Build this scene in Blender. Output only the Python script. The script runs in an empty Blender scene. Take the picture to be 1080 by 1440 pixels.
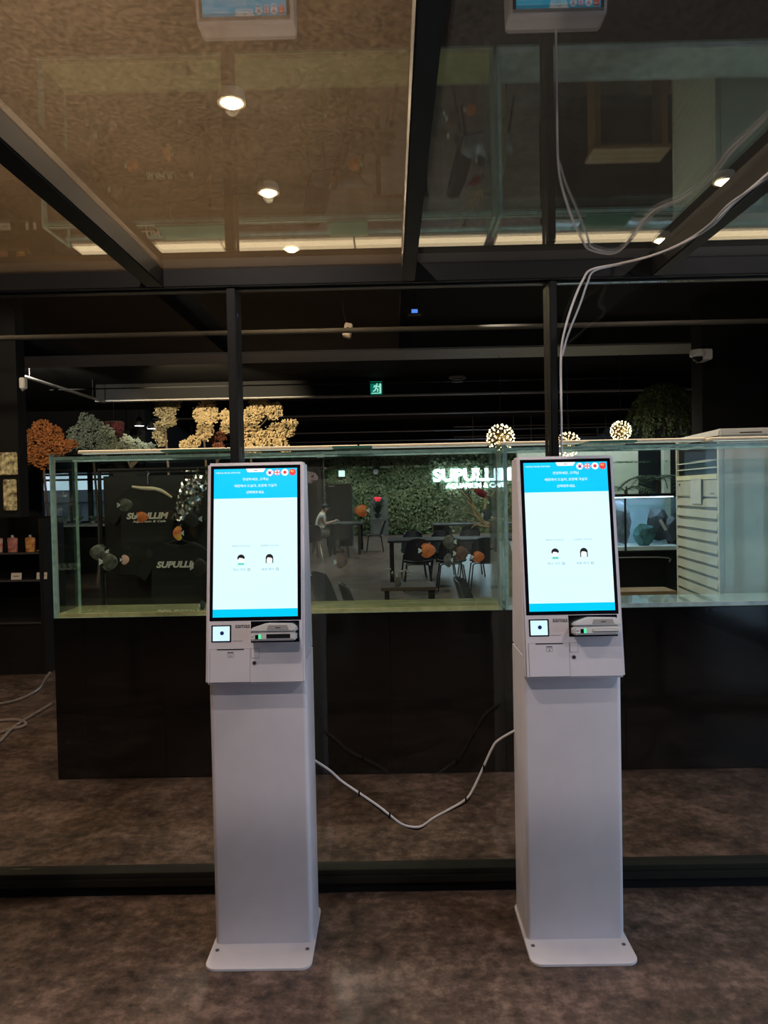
import bpy, bmesh, math, random
from mathutils import Matrix, Vector, noise
R = random.Random(7)
S = bpy.context.scene
COL = S.collection
# ---------------------------------------------------------------- camera
FPX = 1082.0                       # focal length in pixels of the 1080x1440 frame
CAM = Vector((0, 0, 1.5))
Xc = Vector((1, .0200, 0)); Yc = Vector((10 / FPX, 27 / FPX, -1)).normalized()
Xc.z = (Xc.x * Yc.x + Xc.y * Yc.y); Xc.normalize()
Zc = Xc.cross(Yc)
W2C = Matrix((Xc, Yc, Zc)).transposed()
cam_d = bpy.data.cameras.new('camera'); cam = bpy.data.objects.new('camera', cam_d); COL.objects.link(cam)
cam.matrix_world = Matrix.Translation(CAM) @ W2C.transposed().to_4x4()
cam_d.sensor_fit = 'VERTICAL'; cam_d.sensor_height = 36; cam_d.lens = FPX / 1440 * 36
cam_d.clip_start = .02; cam_d.clip_end = 300
S.camera = cam
# ---------------------------------------------------------------- world (dusk daylight outside), exposure
W = bpy.data.worlds.new('world'); S.world = W; W.use_nodes = True
bg = W.node_tree.nodes['Background']; bg.inputs[0].default_value = (.66, .80, 1.0, 1); bg.inputs[1].default_value = 1.0
S.view_settings.view_transform = 'Standard'; S.view_settings.look = 'None'
S.view_settings.exposure = 0.0; S.view_settings.gamma = 1; S.view_settings.use_curve_mapping = False
try:
    S.cycles.transparent_max_bounces = 40
    S.cycles.max_bounces = 12
except Exception: pass
# added bluish area lamp outside the unseen shopfront, brightens the kiosk sides
dl = bpy.data.lights.new('added_daylight', 'AREA'); dl.shape = 'RECTANGLE'; dl.size = 2.9; dl.size_y = 3.3; dl.energy = 52; dl.color = (.50, .72, 1.0)
dlo = bpy.data.objects.new('added_daylight', dl); COL.objects.link(dlo); dlo.location = (3.62, .92, 1.55); dlo.rotation_euler = (0, math.radians(90), 0)
LAMP_W, HALL_W = 29.0, 110.0

def P(px, py, Y):
    d = W2C.transposed() @ Vector(((px - 540) / FPX, (720 - py) / FPX, -1))
    return CAM + d * (Y / d.y)
def PF(px, py, z=0.0):
    d = W2C.transposed() @ Vector(((px - 540) / FPX, (720 - py) / FPX, -1))
    return CAM + d * ((z - CAM.z) / d.z)

# ---------------------------------------------------------------- materials
MATS = {}
def mat(name, col, rough=.5, metal=0, emit=None, es=1, var=.12, scale=12, col2=None, bump=0, spec=.5, alpha=None):
    if name in MATS: return MATS[name]
    m = bpy.data.materials.new(name); m.use_nodes = True; N = m.node_tree; n = N.nodes; b = n['Principled BSDF']
    b.inputs['Roughness'].default_value = rough; b.inputs['Metallic'].default_value = metal
    b.inputs['Specular IOR Level'].default_value = spec
    tc = n.new('ShaderNodeTexCoord'); nz = n.new('ShaderNodeTexNoise')
    nz.inputs['Scale'].default_value = scale; nz.inputs['Detail'].default_value = 5
    N.links.new(tc.outputs['Object'], nz.inputs['Vector'])
    mx = n.new('ShaderNodeMix'); mx.data_type = 'RGBA'
    c2 = col2 if col2 else tuple(c * (1 - var) for c in col)
    mx.inputs[6].default_value = (*col, 1); mx.inputs[7].default_value = (*c2, 1)
    rp = n.new('ShaderNodeMapRange'); rp.inputs[1].default_value = .35; rp.inputs[2].default_value = .65
    N.links.new(nz.outputs['Fac'], rp.inputs[0]); N.links.new(rp.outputs[0], mx.inputs[0])
    N.links.new(mx.outputs[2], b.inputs['Base Color'])
    if bump:
        bp = n.new('ShaderNodeBump'); bp.inputs['Strength'].default_value = bump; bp.inputs['Distance'].default_value = .01
        N.links.new(nz.outputs['Fac'], bp.inputs['Height']); N.links.new(bp.outputs[0], b.inputs['Normal'])
    if emit:
        b.inputs['Emission Color'].default_value = (*emit, 1); b.inputs['Emission Strength'].default_value = es
    MATS[name] = m; return m

def glass(name, tint=(1, 1, 1), f0=.04, dust=0, dust_col=(.5, .45, .35), refl=1.0):
    """thin pane: clear transmission plus an angle dependent mirror reflection, optional film of dust"""
    if name in MATS: return MATS[name]
    m = bpy.data.materials.new(name); m.use_nodes = True; N = m.node_tree; n = N.nodes; n.clear()
    out = n.new('ShaderNodeOutputMaterial'); tr = n.new('ShaderNodeBsdfTransparent'); tr.inputs[0].default_value = (*tint, 1)
    gl = n.new('ShaderNodeBsdfGlossy'); gl.inputs['Roughness'].default_value = 0.0; gl.inputs[0].default_value = (.95, 1, .98, 1)
    g = n.new('ShaderNodeNewGeometry'); dot = n.new('ShaderNodeVectorMath'); dot.operation = 'DOT_PRODUCT'
    N.links.new(g.outputs['Normal'], dot.inputs[0]); N.links.new(g.outputs['Incoming'], dot.inputs[1])
    def mth(op, a, b=None):
        k = n.new('ShaderNodeMath'); k.operation = op
        for i, v in enumerate((a, b)):
            if v is None: continue
            if isinstance(v, (int, float)): k.inputs[i].default_value = v
            else: N.links.new(v, k.inputs[i])
        return k.outputs[0]
    c = mth('ABSOLUTE', dot.outputs['Value']); k = mth('POWER', mth('SUBTRACT', 1, c), 5)
    r = mth('ADD', mth('MULTIPLY', k, (1 - f0) * refl), f0 * refl)
    mx = n.new('ShaderNodeMixShader'); N.links.new(r, mx.inputs[0]); N.links.new(tr.outputs[0], mx.inputs[1]); N.links.new(gl.outputs[0], mx.inputs[2])
    last = mx.outputs[0]
    if dust:
        tc = n.new('ShaderNodeTexCoord'); nz = n.new('ShaderNodeTexNoise'); nz.inputs['Scale'].default_value = 3; nz.inputs['Detail'].default_value = 8
        N.links.new(tc.outputs['Object'], nz.inputs['Vector'])
        nz2 = n.new('ShaderNodeTexNoise'); nz2.inputs['Scale'].default_value = 90; nz2.inputs['Detail'].default_value = 3
        N.links.new(tc.outputs['Object'], nz2.inputs['Vector'])
        f = mth('MULTIPLY', mth('ADD', mth('MULTIPLY', nz.outputs['Fac'], .9), mth('MULTIPLY', mth('POWER', nz2.outputs['Fac'], 2), 2.2)), dust)
        d = n.new('ShaderNodeBsdfDiffuse'); d.inputs[0].default_value = (*dust_col, 1)
        t = n.new('ShaderNodeBsdfTranslucent'); t.inputs[0].default_value = (*dust_col, 1)
        md = n.new('ShaderNodeMixShader'); md.inputs[0].default_value = .6
        N.links.new(d.outputs[0], md.inputs[1]); N.links.new(t.outputs[0], md.inputs[2])
        m2 = n.new('ShaderNodeMixShader'); N.links.new(f, m2.inputs[0]); N.links.new(last, m2.inputs[1]); N.links.new(md.outputs[0], m2.inputs[2])
        last = m2.outputs[0]
    N.links.new(last, out.inputs[0]); MATS[name] = m; return m

def emat(name, col, es=1.0):
    if name in MATS: return MATS[name]
    m = bpy.data.materials.new(name); m.use_nodes = True; b = m.node_tree.nodes['Principled BSDF']
    b.inputs['Base Color'].default_value = (*[min(c, 1) * .3 for c in col], 1); b.inputs['Roughness'].default_value = .3
    b.inputs['Emission Color'].default_value = (*col, 1); b.inputs['Emission Strength'].default_value = es
    MATS[name] = m; return m

def floor_mat():
    m = bpy.data.materials.new('worn brown stone vinyl'); m.use_nodes = True; N = m.node_tree; n = N.nodes; b = n['Principled BSDF']
    tc = n.new('ShaderNodeTexCoord')
    def nz(s, d, r=.6):
        k = n.new('ShaderNodeTexNoise'); k.inputs['Scale'].default_value = s; k.inputs['Detail'].default_value = d; k.inputs['Roughness'].default_value = r
        N.links.new(tc.outputs['Object'], k.inputs['Vector']); return k.outputs['Fac']
    cr = n.new('ShaderNodeValToRGB'); e = cr.color_ramp.elements
    e[0].position = .40; e[0].color = (.038, .027, .023, 1); e[1].position = .62; e[1].color = (.25, .168, .135, 1)
    q = e.new(.5); q.color = (.112, .074, .058, 1)
    ad = n.new('ShaderNodeMath'); ad.operation = 'ADD'; a2 = n.new('ShaderNodeMath'); a2.operation = 'MULTIPLY'; a2.inputs[1].default_value = .5
    N.links.new(nz(4, 10, .68), ad.inputs[0]); N.links.new(nz(22, 8, .7), ad.inputs[1]); N.links.new(ad.outputs[0], a2.inputs[0])
    N.links.new(a2.outputs[0], cr.inputs[0]); N.links.new(cr.outputs[0], b.inputs['Base Color'])
    b.inputs['Roughness'].default_value = .34; b.inputs['Specular IOR Level'].default_value = .35
    bp = n.new('ShaderNodeBump'); bp.inputs['Strength'].default_value = .15; bp.inputs['Distance'].default_value = .004
    N.links.new(a2.outputs[0], bp.inputs['Height']); N.links.new(bp.outputs[0], b.inputs['Normal'])
    return m

FLOOR = floor_mat()
BLK = mat('black painted steel', (.010, .010, .011), .45, spec=.3)
BLKM = mat('matt black', (.009, .009, .010), .7, spec=.2)
BEAM = mat('dark grey steel', (.009, .0088, .0085), .5, spec=.2)
GREYB = mat('grey girder paint', (.30, .29, .27), .6)
CEIL = mat('dark ceiling', (.016, .015, .014), .9, scale=4, spec=.1)
WALLK = mat('black wall', (.010, .010, .011), .7, scale=3, spec=.15)
WHITE = mat('white powder coat', (.76, .715, .765), .42, var=.04)
WPLAST = mat('white plastic', (.78, .76, .75), .35, var=.03)
BEZEL = mat('glossy black bezel', (.006, .006, .01), .12)
GLOSSK = mat('glossy black panel', (.004, .0042, .0045), .10, var=.2, scale=2, spec=.35)
DGREY = mat('dark grey print', (.05, .05, .055), .5)
SEAM = mat('seam grey', (.22, .2, .2), .7)  # plain grey for gaps, bolts and rims
PANE = glass('partition glass', (.975, .985, .98), .027)
CGLASS2 = glass('cleaner ceiling glass', (.95, .95, .95), .05, dust=.014, dust_col=(.60, .55, .46), refl=1.25)
CGLASS = glass('dusty ceiling glass', (.95, .94, .92), .05, dust=.055, dust_col=(.68, .46, .25), refl=1.25)
TANKG = glass('aquarium glass', (.965, .988, .98), .022)
WATER = glass('water', (.94, .985, .965), .012)
EDGE = mat('green glass edge', (.42, .62, .56), .15, var=.3, scale=30)
CABLEW = mat('white cable', (.72, .68, .66), .45)
CABLEK = mat('black cable', (.01, .01, .01), .45)
HOSE = mat('clear hose', (.30, .25, .23), .25)

# ---------------------------------------------------------------- mesh helpers
def ico(sub=1):
    bm = bmesh.new(); bmesh.ops.create_icosphere(bm, subdivisions=sub, radius=1)
    v = [x.co.copy() for x in bm.verts]; f = [[x.index for x in y.verts] for y in bm.faces]; bm.free(); return v, f
ICO1, ICO2, ICO3 = ico(1), ico(2), ico(3)
class MB:
    def __init__(s): s.v = []; s.f = []; s.mi = []
    def add(s, v, f, M=None, mi=0):
        o = len(s.v); s.v += [(M @ Vector(x)) if M else Vector(x) for x in v]; s.f += [[i + o for i in q] for q in f]; s.mi += [mi] * len(f); return s
    def box(s, a, b, bev=0, M=None, seg=2, mi=0):
        a, b = [min(x, y) for x, y in zip(a, b)], [max(x, y) for x, y in zip(a, b)]
        bm = bmesh.new(); bmesh.ops.create_cube(bm, size=1)
        for q in bm.verts: q.co = Vector([(a[i] + b[i]) / 2 + q.co[i] * (b[i] - a[i]) for i in range(3)])
        if bev: bmesh.ops.bevel(bm, geom=bm.edges[:], offset=bev, segments=seg, affect='EDGES', clamp_overlap=True)
        bm.verts.index_update()
        s.add([q.co.copy() for q in bm.verts], [[q.index for q in y.verts] for y in bm.faces], M, mi); bm.free(); return s
    def prism(s, pts, c0, c1, ax='x', bev=0, M=None, seg=2, bev_all=True):
        def mp(a, b, c): return {'x': (c, a, b), 'y': (a, c, b), 'z': (a, b, c)}[ax]
        bm = bmesh.new(); va = [bm.verts.new(mp(a, b, c0)) for a, b in pts]; vb = [bm.verts.new(mp(a, b, c1)) for a, b in pts]
        n = len(pts); bm.faces.new(va); bm.faces.new(vb[::-1])
        for i in range(n): bm.faces.new((va[i], vb[i], vb[(i + 1) % n], va[(i + 1) % n]))
        bmesh.ops.recalc_face_normals(bm, faces=bm.faces[:])
        if bev: bmesh.ops.bevel(bm, geom=bm.edges[:], offset=bev, segments=seg, affect='EDGES', clamp_overlap=True)
        bm.verts.index_update()
        s.add([q.co.copy() for q in bm.verts], [[q.index for q in y.verts] for y in bm.faces], M); bm.free(); return s
    def tube(s, pts, r, n=8, cap=True, M=None):
        pts = [Vector(p) for p in pts]; rs = r if isinstance(r, (list, tuple)) else [r] * len(pts)
        t0 = (pts[1] - pts[0]).normalized(); up = Vector((0, 0, 1)) if abs(t0.z) < .9 else Vector((1, 0, 0)); u = t0.cross(up).normalized()
        V = []; F = []
        for i, p in enumerate(pts):
            t = (pts[min(i + 1, len(pts) - 1)] - pts[max(i - 1, 0)]).normalized()
            u = (u - t * u.dot(t)).normalized(); w = t.cross(u)
            V += [p + (u * math.cos(2 * math.pi * k / n) + w * math.sin(2 * math.pi * k / n)) * rs[i] for k in range(n)]
        for i in range(len(pts) - 1):
            for k in range(n): F.append([i * n + k, i * n + (k + 1) % n, (i + 1) * n + (k + 1) % n, (i + 1) * n + k])
        if cap: F += [list(range(n))[::-1], [(len(pts) - 1) * n + k for k in range(n)]]
        return s.add(V, F, M)
    def lathe(s, prof, n=24, M=None):
        V = []; F = []
        for r, z in prof: V += [(r * math.cos(2 * math.pi * k / n), r * math.sin(2 * math.pi * k / n), z) for k in range(n)]
        for i in range(len(prof) - 1):
            for k in range(n): F.append([i * n + k, i * n + (k + 1) % n, (i + 1) * n + (k + 1) % n, (i + 1) * n + k])
        F += [list(range(n))[::-1], [(len(prof) - 1) * n + k for k in range(n)]]
        return s.add(V, F, M)
    def ball(s, c, r, sub=1, jit=0):
        v, f = {1: ICO1, 2: ICO2, 3: ICO3}[sub]
        rr = r if isinstance(r, (tuple, list, Vector)) else (r, r, r); c = Vector(c)
        return s.add([c + Vector((x.x * rr[0], x.y * rr[1], x.z * rr[2])) * (1 + R.uniform(-jit, jit)) for x in v], f)
def smooth_path(pts, n=8):
    pts = [Vector(p) for p in pts]; out = []
    for i in range(len(pts) - 1):
        p0 = pts[max(i - 1, 0)]; p1 = pts[i]; p2 = pts[i + 1]; p3 = pts[min(i + 2, len(pts) - 1)]
        for k in range(n):
            t = k / n
            out.append(.5 * ((2 * p1) + (p2 - p0) * t + (2 * p0 - 5 * p1 + 4 * p2 - p3) * t * t + (3 * p1 - p0 - 3 * p2 + p3) * t ** 3))
    return out + [pts[-1]]
def obj(name, mb, m, parent=None, smooth=False, loc=None):
    me = bpy.data.meshes.new(name); me.from_pydata([tuple(v) for v in mb.v], [], mb.f)
    for k in (m if isinstance(m, (list, tuple)) else [m]): me.materials.append(k)
    if any(mb.mi): me.polygons.foreach_set('material_index', mb.mi)
    if smooth: me.polygons.foreach_set('use_smooth', [True] * len(me.polygons))
    me.update()
    if smooth:
        try: me.set_sharp_from_angle(angle=math.radians(40))
        except Exception: pass
    o = bpy.data.objects.new(name, me); COL.objects.link(o)
    if parent: o.parent = parent
    if loc is not None: o.location = loc
    return o
def tag(o, label=None, cat=None, group=None, kind=None):
    for k, v in (('label', label), ('category', cat), ('group', group), ('kind', kind)):
        if v: o[k] = v
    return o
def thing(name, label, cat, loc=(0, 0, 0), rz=0, group=None):
    o = bpy.data.objects.new(name, None); COL.objects.link(o); o.empty_display_size = .05
    o.location = loc; o.rotation_euler = (0, 0, rz); return tag(o, label, cat, group)
def struct(name, loc=(0, 0, 0)):
    o = bpy.data.objects.new(name, None); COL.objects.link(o); o.location = loc; o['kind'] = 'structure'; return o
def copy_tree(o, parent=None):
    c = o.copy(); COL.objects.link(c); c.parent = parent
    for ch in list(o.children): copy_tree(ch, c)
    return c
def text(name, body, m, parent, M, w=None, h=None, shear=0, bold=0, ext=0, align='CENTER', spacing=1.0):
    """flat lettering turned into a mesh; M maps (x right, y up, z out) to the parent's space; fitted to width w / height h"""
    c = bpy.data.curves.new(name, 'FONT'); c.body = body; c.size = 1; c.shear = shear; c.offset = bold; c.extrude = 0; c.resolution_u = 3
    c.align_x = 'LEFT'; c.space_character = spacing
    t = bpy.data.objects.new('tmp', c); COL.objects.link(t); bpy.context.view_layer.update()
    me = bpy.data.meshes.new_from_object(t.evaluated_get(bpy.context.evaluated_depsgraph_get())); bpy.data.objects.remove(t)
    vs = [v.co.copy() for v in me.vertices]; fs = [list(p.vertices) for p in me.polygons]; bpy.data.meshes.remove(me)
    if not vs: return None
    x0 = min(v.x for v in vs); x1 = max(v.x for v in vs); y0 = min(v.y for v in vs); y1 = max(v.y for v in vs)
    sx = w / (x1 - x0) if w else None; sy = h / (y1 - y0) if h else None
    sx = sx or sy; sy = sy or sx
    cx = {'CENTER': (x0 + x1) / 2, 'LEFT': x0, 'RIGHT': x1}[align]; cy = (y0 + y1) / 2
    pts = [M @ Vector(((v.x - cx) * sx, (v.y - cy) * sy, 0)) for v in vs]
    mb = MB(); mb.add(pts, fs)
    if ext:
        # give letters depth: back copy and side walls along boundary edges
        n = (M.to_3x3() @ Vector((0, 0, 1))).normalized() * ext
        cnt = {}
        for f in fs:
            for a, b in zip(f, f[1:] + f[:1]):
                k = (min(a, b), max(a, b)); cnt.setdefault(k, []).append((a, b))
        L = len(pts); mb.v += [p - n for p in pts]
        for k, e in cnt.items():
            if len(e) == 1:
                a, b = e[0]; mb.f.append([b, a, a + L, b + L]); mb.mi.append(0)
    return obj(name, mb, m, parent)
def frame(o, u, v):
    """matrix with x along u, y along v, z = u x v, origin o"""
    u = Vector(u).normalized(); v = Vector(v).normalized(); n = u.cross(v)
    return Matrix.Translation(Vector(o)) @ Matrix((u, v, n)).transposed().to_4x4()
def light(name, kind, loc, energy, col, parent=None, size=.1, aim=(0, 0, -1), spot=None, blend=.6):
    d = bpy.data.lights.new(name, kind); d.energy = energy; d.color = col
    if kind == 'AREA': d.shape = 'DISK'; d.size = size
    else: d.shadow_soft_size = size
    if spot: d.spot_size = spot; d.spot_blend = blend
    o = bpy.data.objects.new(name, d); COL.objects.link(o); o.location = loc
    o.rotation_euler = Vector(aim).to_track_quat('-Z', 'Y').to_euler()
    if parent: o.parent = parent
    return o

# ================================================================ THE SETTING
CZ = 2.336                                  # underside of the glass ceiling
YP = 2.845                                   # front of the glass partition
SLAB = 3.27
fl = obj('floor', MB().box((-10, -5, -.1), (7, 28.4, 0)), FLOOR); fl['kind'] = 'structure'
sl = obj('ceiling_slab', MB().box((-10, -5, SLAB), (7, 28.4, SLAB + .12)), CEIL); sl['kind'] = 'structure'
obj('wall_rear', MB().box((-6, -5, 0), (7, -4.9, SLAB)), WALLK)['kind'] = 'structure'
obj('wall_side', MB().box((-6.1, -5, 0), (-6, 6.9, SLAB)), WALLK)['kind'] = 'structure'
# right hand wall with an unseen opening put in for bluish side light
w = MB(); w.box((3.4, -5, 0), (3.5, -.8, SLAB)); w.box((6.0, 2.95, 0), (6.1, 28.4, SLAB)); w.box((3.4, -.8, 3.1), (3.5, 2.71, SLAB))
w.box((3.4, 2.71, 0), (6.1, 2.94, SLAB)); obj('wall_right', w, WALLK)['kind'] = 'structure'
obj('wall_back', MB().box((-5.2, 27.6, 0), (6, 27.8, SLAB)), WALLK)['kind'] = 'structure'
# wall with the street window, left of the hall
w = MB(); wx0, wx1, wz0, wz1 = -7.05, -5.25, 1.02, 2.02
w.box((-10, 15.4, 0), (wx0, 15.55, SLAB)); w.box((wx1, 15.4, 0), (-4.9, 15.55, SLAB))
w.box((wx0, 15.4, 0), (wx1, 15.55, wz0)); w.box((wx0, 15.4, wz1), (wx1, 15.55, SLAB))
ww = obj('wall_left', w, WALLK); ww['kind'] = 'structure'
obj('wall_corner', MB().box((-5.0, 15.55, 0), (-4.9, 27.6, SLAB)), WALLK)['kind'] = 'structure'
obj('wall_far_left', MB().box((-10.1, 6.9, 0), (-10, 15.55, SLAB)), WALLK)['kind'] = 'structure'
obj('wall_return', MB().box((-10, 6.85, 0), (-4.6, 6.95, SLAB)), WALLK)['kind'] = 'structure'
win = struct('window_1')
for xx in (wx0, -6.42, -6.05, -5.62, wx1):
    obj('window_frame', MB().box((xx - .035, 15.38, wz0), (xx + .035, 15.5, wz1), .004), BLK, win)
for zz in (wz0, wz1 - .05, 1.87):
    obj('window_bar', MB().box((wx0, 15.4, zz), (wx1, 15.48, zz + .04), .004), BLK, win)
for a, b in ((wx0, -6.42), (-6.42, -6.05), (-6.05, -5.62), (-5.62, wx1)):
    obj('pane', MB().box((a + .036, 15.43, wz0 + .04), (b - .036, 15.437, wz1 - .05)), PANE, win)
obj('window_sill', MB().box((wx0 - .05, 15.25, wz0 - .04), (wx1 + .05, 15.4, wz0), .005), mat('sill grey', (.2, .2, .2), .5), win)

w2 = struct('window_added')  # unseen shopfront glazing, put in for the bluish side light
for y in (-.8, 1.1, 2.65): obj('window_frame', MB().box((3.4, y, 0), (3.48, y + .05, 3.1), .004), BLK, w2)
for y in (-.75, 1.15): obj('pane', MB().box((3.435, y, .0), (3.443, y + (1.85 if y < 1 else 1.49), 3.1)), PANE, w2)
# glass ceiling of the vestibule
ce = struct('ceiling')
BX = [(-1.83, -1.765), (-.887, -.821), (.055, .1025), (.967, 1.016), (1.89, 1.94)]
YB = 1.0
for a, b in BX: obj('beam', MB().box((a, YB, CZ - .062), (b, YP - .001, CZ + .03), .004), BEAM, ce)
for y in (YB - .06,): obj('beam', MB().box((-1.83, y, CZ - .062), (1.94, y + .06, CZ + .03), .004), BEAM, ce)
for (a, b), (c, d) in zip(BX[:-1], BX[1:]):
    obj('glass_pane', MB().box((b, YB, CZ), (c, YP, CZ + .006)), CGLASS if c < .1 else CGLASS2, ce)
# glass partition
pa = struct('wall_partition')
obj('header_rail', MB().box((-2.6, YP, CZ - .064), (2.6, YP + .1, CZ + .04), .004), BEAM, pa)
obj('header_bead', MB().box((-2.6, YP + .03, CZ - .070), (2.6, YP + .07, CZ - .0645), .002), BLK, pa)
MX = [(-1.80, -1.772), (P(317.5, 400, YP).x, P(329.5, 400, YP).x), (P(772.5, 400, YP).x, P(783, 400, YP).x), (1.79, 1.82)]
for a, b in MX: obj('mullion', MB().box((a, YP + .001, .092), (b, YP + .12, CZ - .071), .003), BEAM, pa)
obj('sill_rail', MB().box((-2.6, YP - .004, .040), (2.6, YP + .09, .0695), .003), mat('olive black rail', (.016, .0155, .012), .5, spec=.3), pa)
obj('glazing_bead', MB().box((-2.6, YP + .004, .070), (2.6, YP + .075, .0895), .002), mat('olive black rail', (.03, .03, .02)), pa)
obj('sill_plinth', MB().box((-2.6, YP + .014, 0), (2.6, YP + .08, .0395)), BLKM, pa)
for (a, b), (c, d) in zip(MX[:-1], MX[1:]):
    obj('glass_pane', MB().box((b + .001, YP + .045, .0915), (c - .001, YP + .053, CZ - .071)), PANE, pa)
# dark pillar on the right, dark pillar on the left, hall girders
px = P(987, 520, 7.2).x
pl = obj('wall_pillar', MB().box((px, 7.2, 0), (5.9, 7.45, SLAB)), WALLK); pl['kind'] = 'structure'
for k, (x) in enumerate((px + .55, px + .62)):
    obj('trim_%d' % (k + 1), MB().box((x, 7.17, 0), (x + .03, 7.2, SLAB), .003), BEAM)['kind'] = 'structure'
BEAMS = [(8.15, .6), (11.9, .16), (14.75, .15), (18.9, .15), (22.2, .15), (25.4, .12)]
for k, (y, wd) in enumerate(BEAMS):
    x0 = -4.55 if y < 15 else -4.85
    g = struct('trim_%d' % (k + 3), ((0, y, 3.0)))
    obj('flange', MB().box((x0, 0, 0), (5.95, wd, .02)), GREYB, g)
    obj('web', MB().box((x0, wd * .25, .021), (5.95, wd * .75, SLAB - 3.0)), BLKM, g)
rod = obj('trim_9', MB().tube([(-4.5, 5.85, 2.735), (5.9, 5.85, 2.735)], .019, 10), mat('pale pipe', (.07, .062, .05), .8, spec=.1), smooth=True); rod['kind'] = 'structure'
for k, (py, Yr) in enumerate(((594, 16.6), (539, 10.2))):
    z = P(500, py, Yr).z
    r_ = obj('trim_%d' % (10 + k), MB().tube([(-4.5, Yr, z), (5.9, Yr, z)], .009, 6), BEAM); r_['kind'] = 'structure'

# ================================================================ LAMPS
def downlight(loc, lab, group, energy, col, spot=math.radians(176), real=True):
    t = thing('downlight', lab, 'lamp', loc, 0, group)
    obj('housing', MB().lathe([(.02, .06), (.055, .05), (.062, .01), (.062, 0), (.05, 0), (.048, .02), (.02, .03)], 20), mat('lamp white', (.6, .55, .45), .5), t, True)
    b = obj('bulb', MB().lathe([(.004, -.022), (.022, -.016), (.040, -.004), (.046, .006), (.03, .012)], 16), emat('warm bulb', (1, .74, .42), 34), t, True)
    obj('stem', MB().lathe([(.008, .06), (.008, SLAB - loc[2] - .001)], 8), BLK, t)
    light('lamp_light', 'SPOT', (0, 0, -.035), energy, col, t, .03, (0, 0, -1), spot, .35)
    return t
WARM = (1, .76, .50)
LY = [.37, 1.37, 2.37, 3.37, 4.37, 5.37]
for X, tone in ((-3.25, 'shelf'), (-.657, 'left'), (1.90, 'right')):
    for y in LY:
        if X < -3 and y < 1: continue
        e = {'shelf': .9, 'left': {.37: 2.9, 1.37: 2.2}.get(y, .95), 'right': {.37: 2.1, 1.37: .9}.get(y, .3)}[tone]
        c = WARM if tone == 'shelf' or (tone == 'left' and y > 2) else (1, .89, .86)
        downlight((X, y, 3.2), {'shelf': 'warm downlight above the display rack', 'left': 'bright warm downlight glaring through the brown dusty glass',
                  'right': 'small warm downlight beside the beam that carries the cables'}[tone], {'shelf': 'lamps over the rack', 'left': 'row of lamps over the brown glass', 'right': 'row of lamps over the cable beam'}[tone],
                  LAMP_W * e, c)
def pendant(loc, energy, col, lab, spot=math.radians(140), r=.14, group='added pendant lamps in the hall'):
    t = thing('pendant_lamp', lab, 'lamp', loc, 0, group)
    obj('shade', MB().lathe([(.03, .16), (.05, .12), (r, .02), (r, 0), (r - .01, 0), (.04, .1)], 20), BLK, t, True)
    obj('bulb', MB().lathe([(.01, -.004), (r * .8, 0), (r * .8, .012), (.01, .02)], 16), emat('cool bulb', (.85, .93, 1), 9), t, True)
    obj('cord', MB().lathe([(.006, .16), (.006, SLAB - loc[2] - .001)], 6), BLK, t)
    light('lamp_light', 'SPOT', (0, 0, -.02), energy, col, t, .1, (0, 0, -1), spot, .6)
for x, y in ((-2.6, 19.4), (.3, 19.4), (3.2, 19.4), (-1.2, 15.25), (1.4, 15.25), (3.8, 15.25), (.2, 12.5), (2.6, 12.5), (-1.4, 26.0), (.6, 26.0), (2.6, 26.0), (4.6, 26.0), (-2.0, 22.7), (.9, 22.7), (3.6, 22.7), (-1.2, 8.95), (1.2, 8.95)):
    pendant((x, y, 3.14), HALL_W * (.8 if y < 10 else 2.0 if 19 < y < 20 else 1.1 if y < 25 else 1.4), (.95, .96, 1), 'black added downlight hidden behind a hall girder', r=.10, group='added lamps behind the hall girders')  # unseen lamps added to brighten hall and hedge

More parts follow.
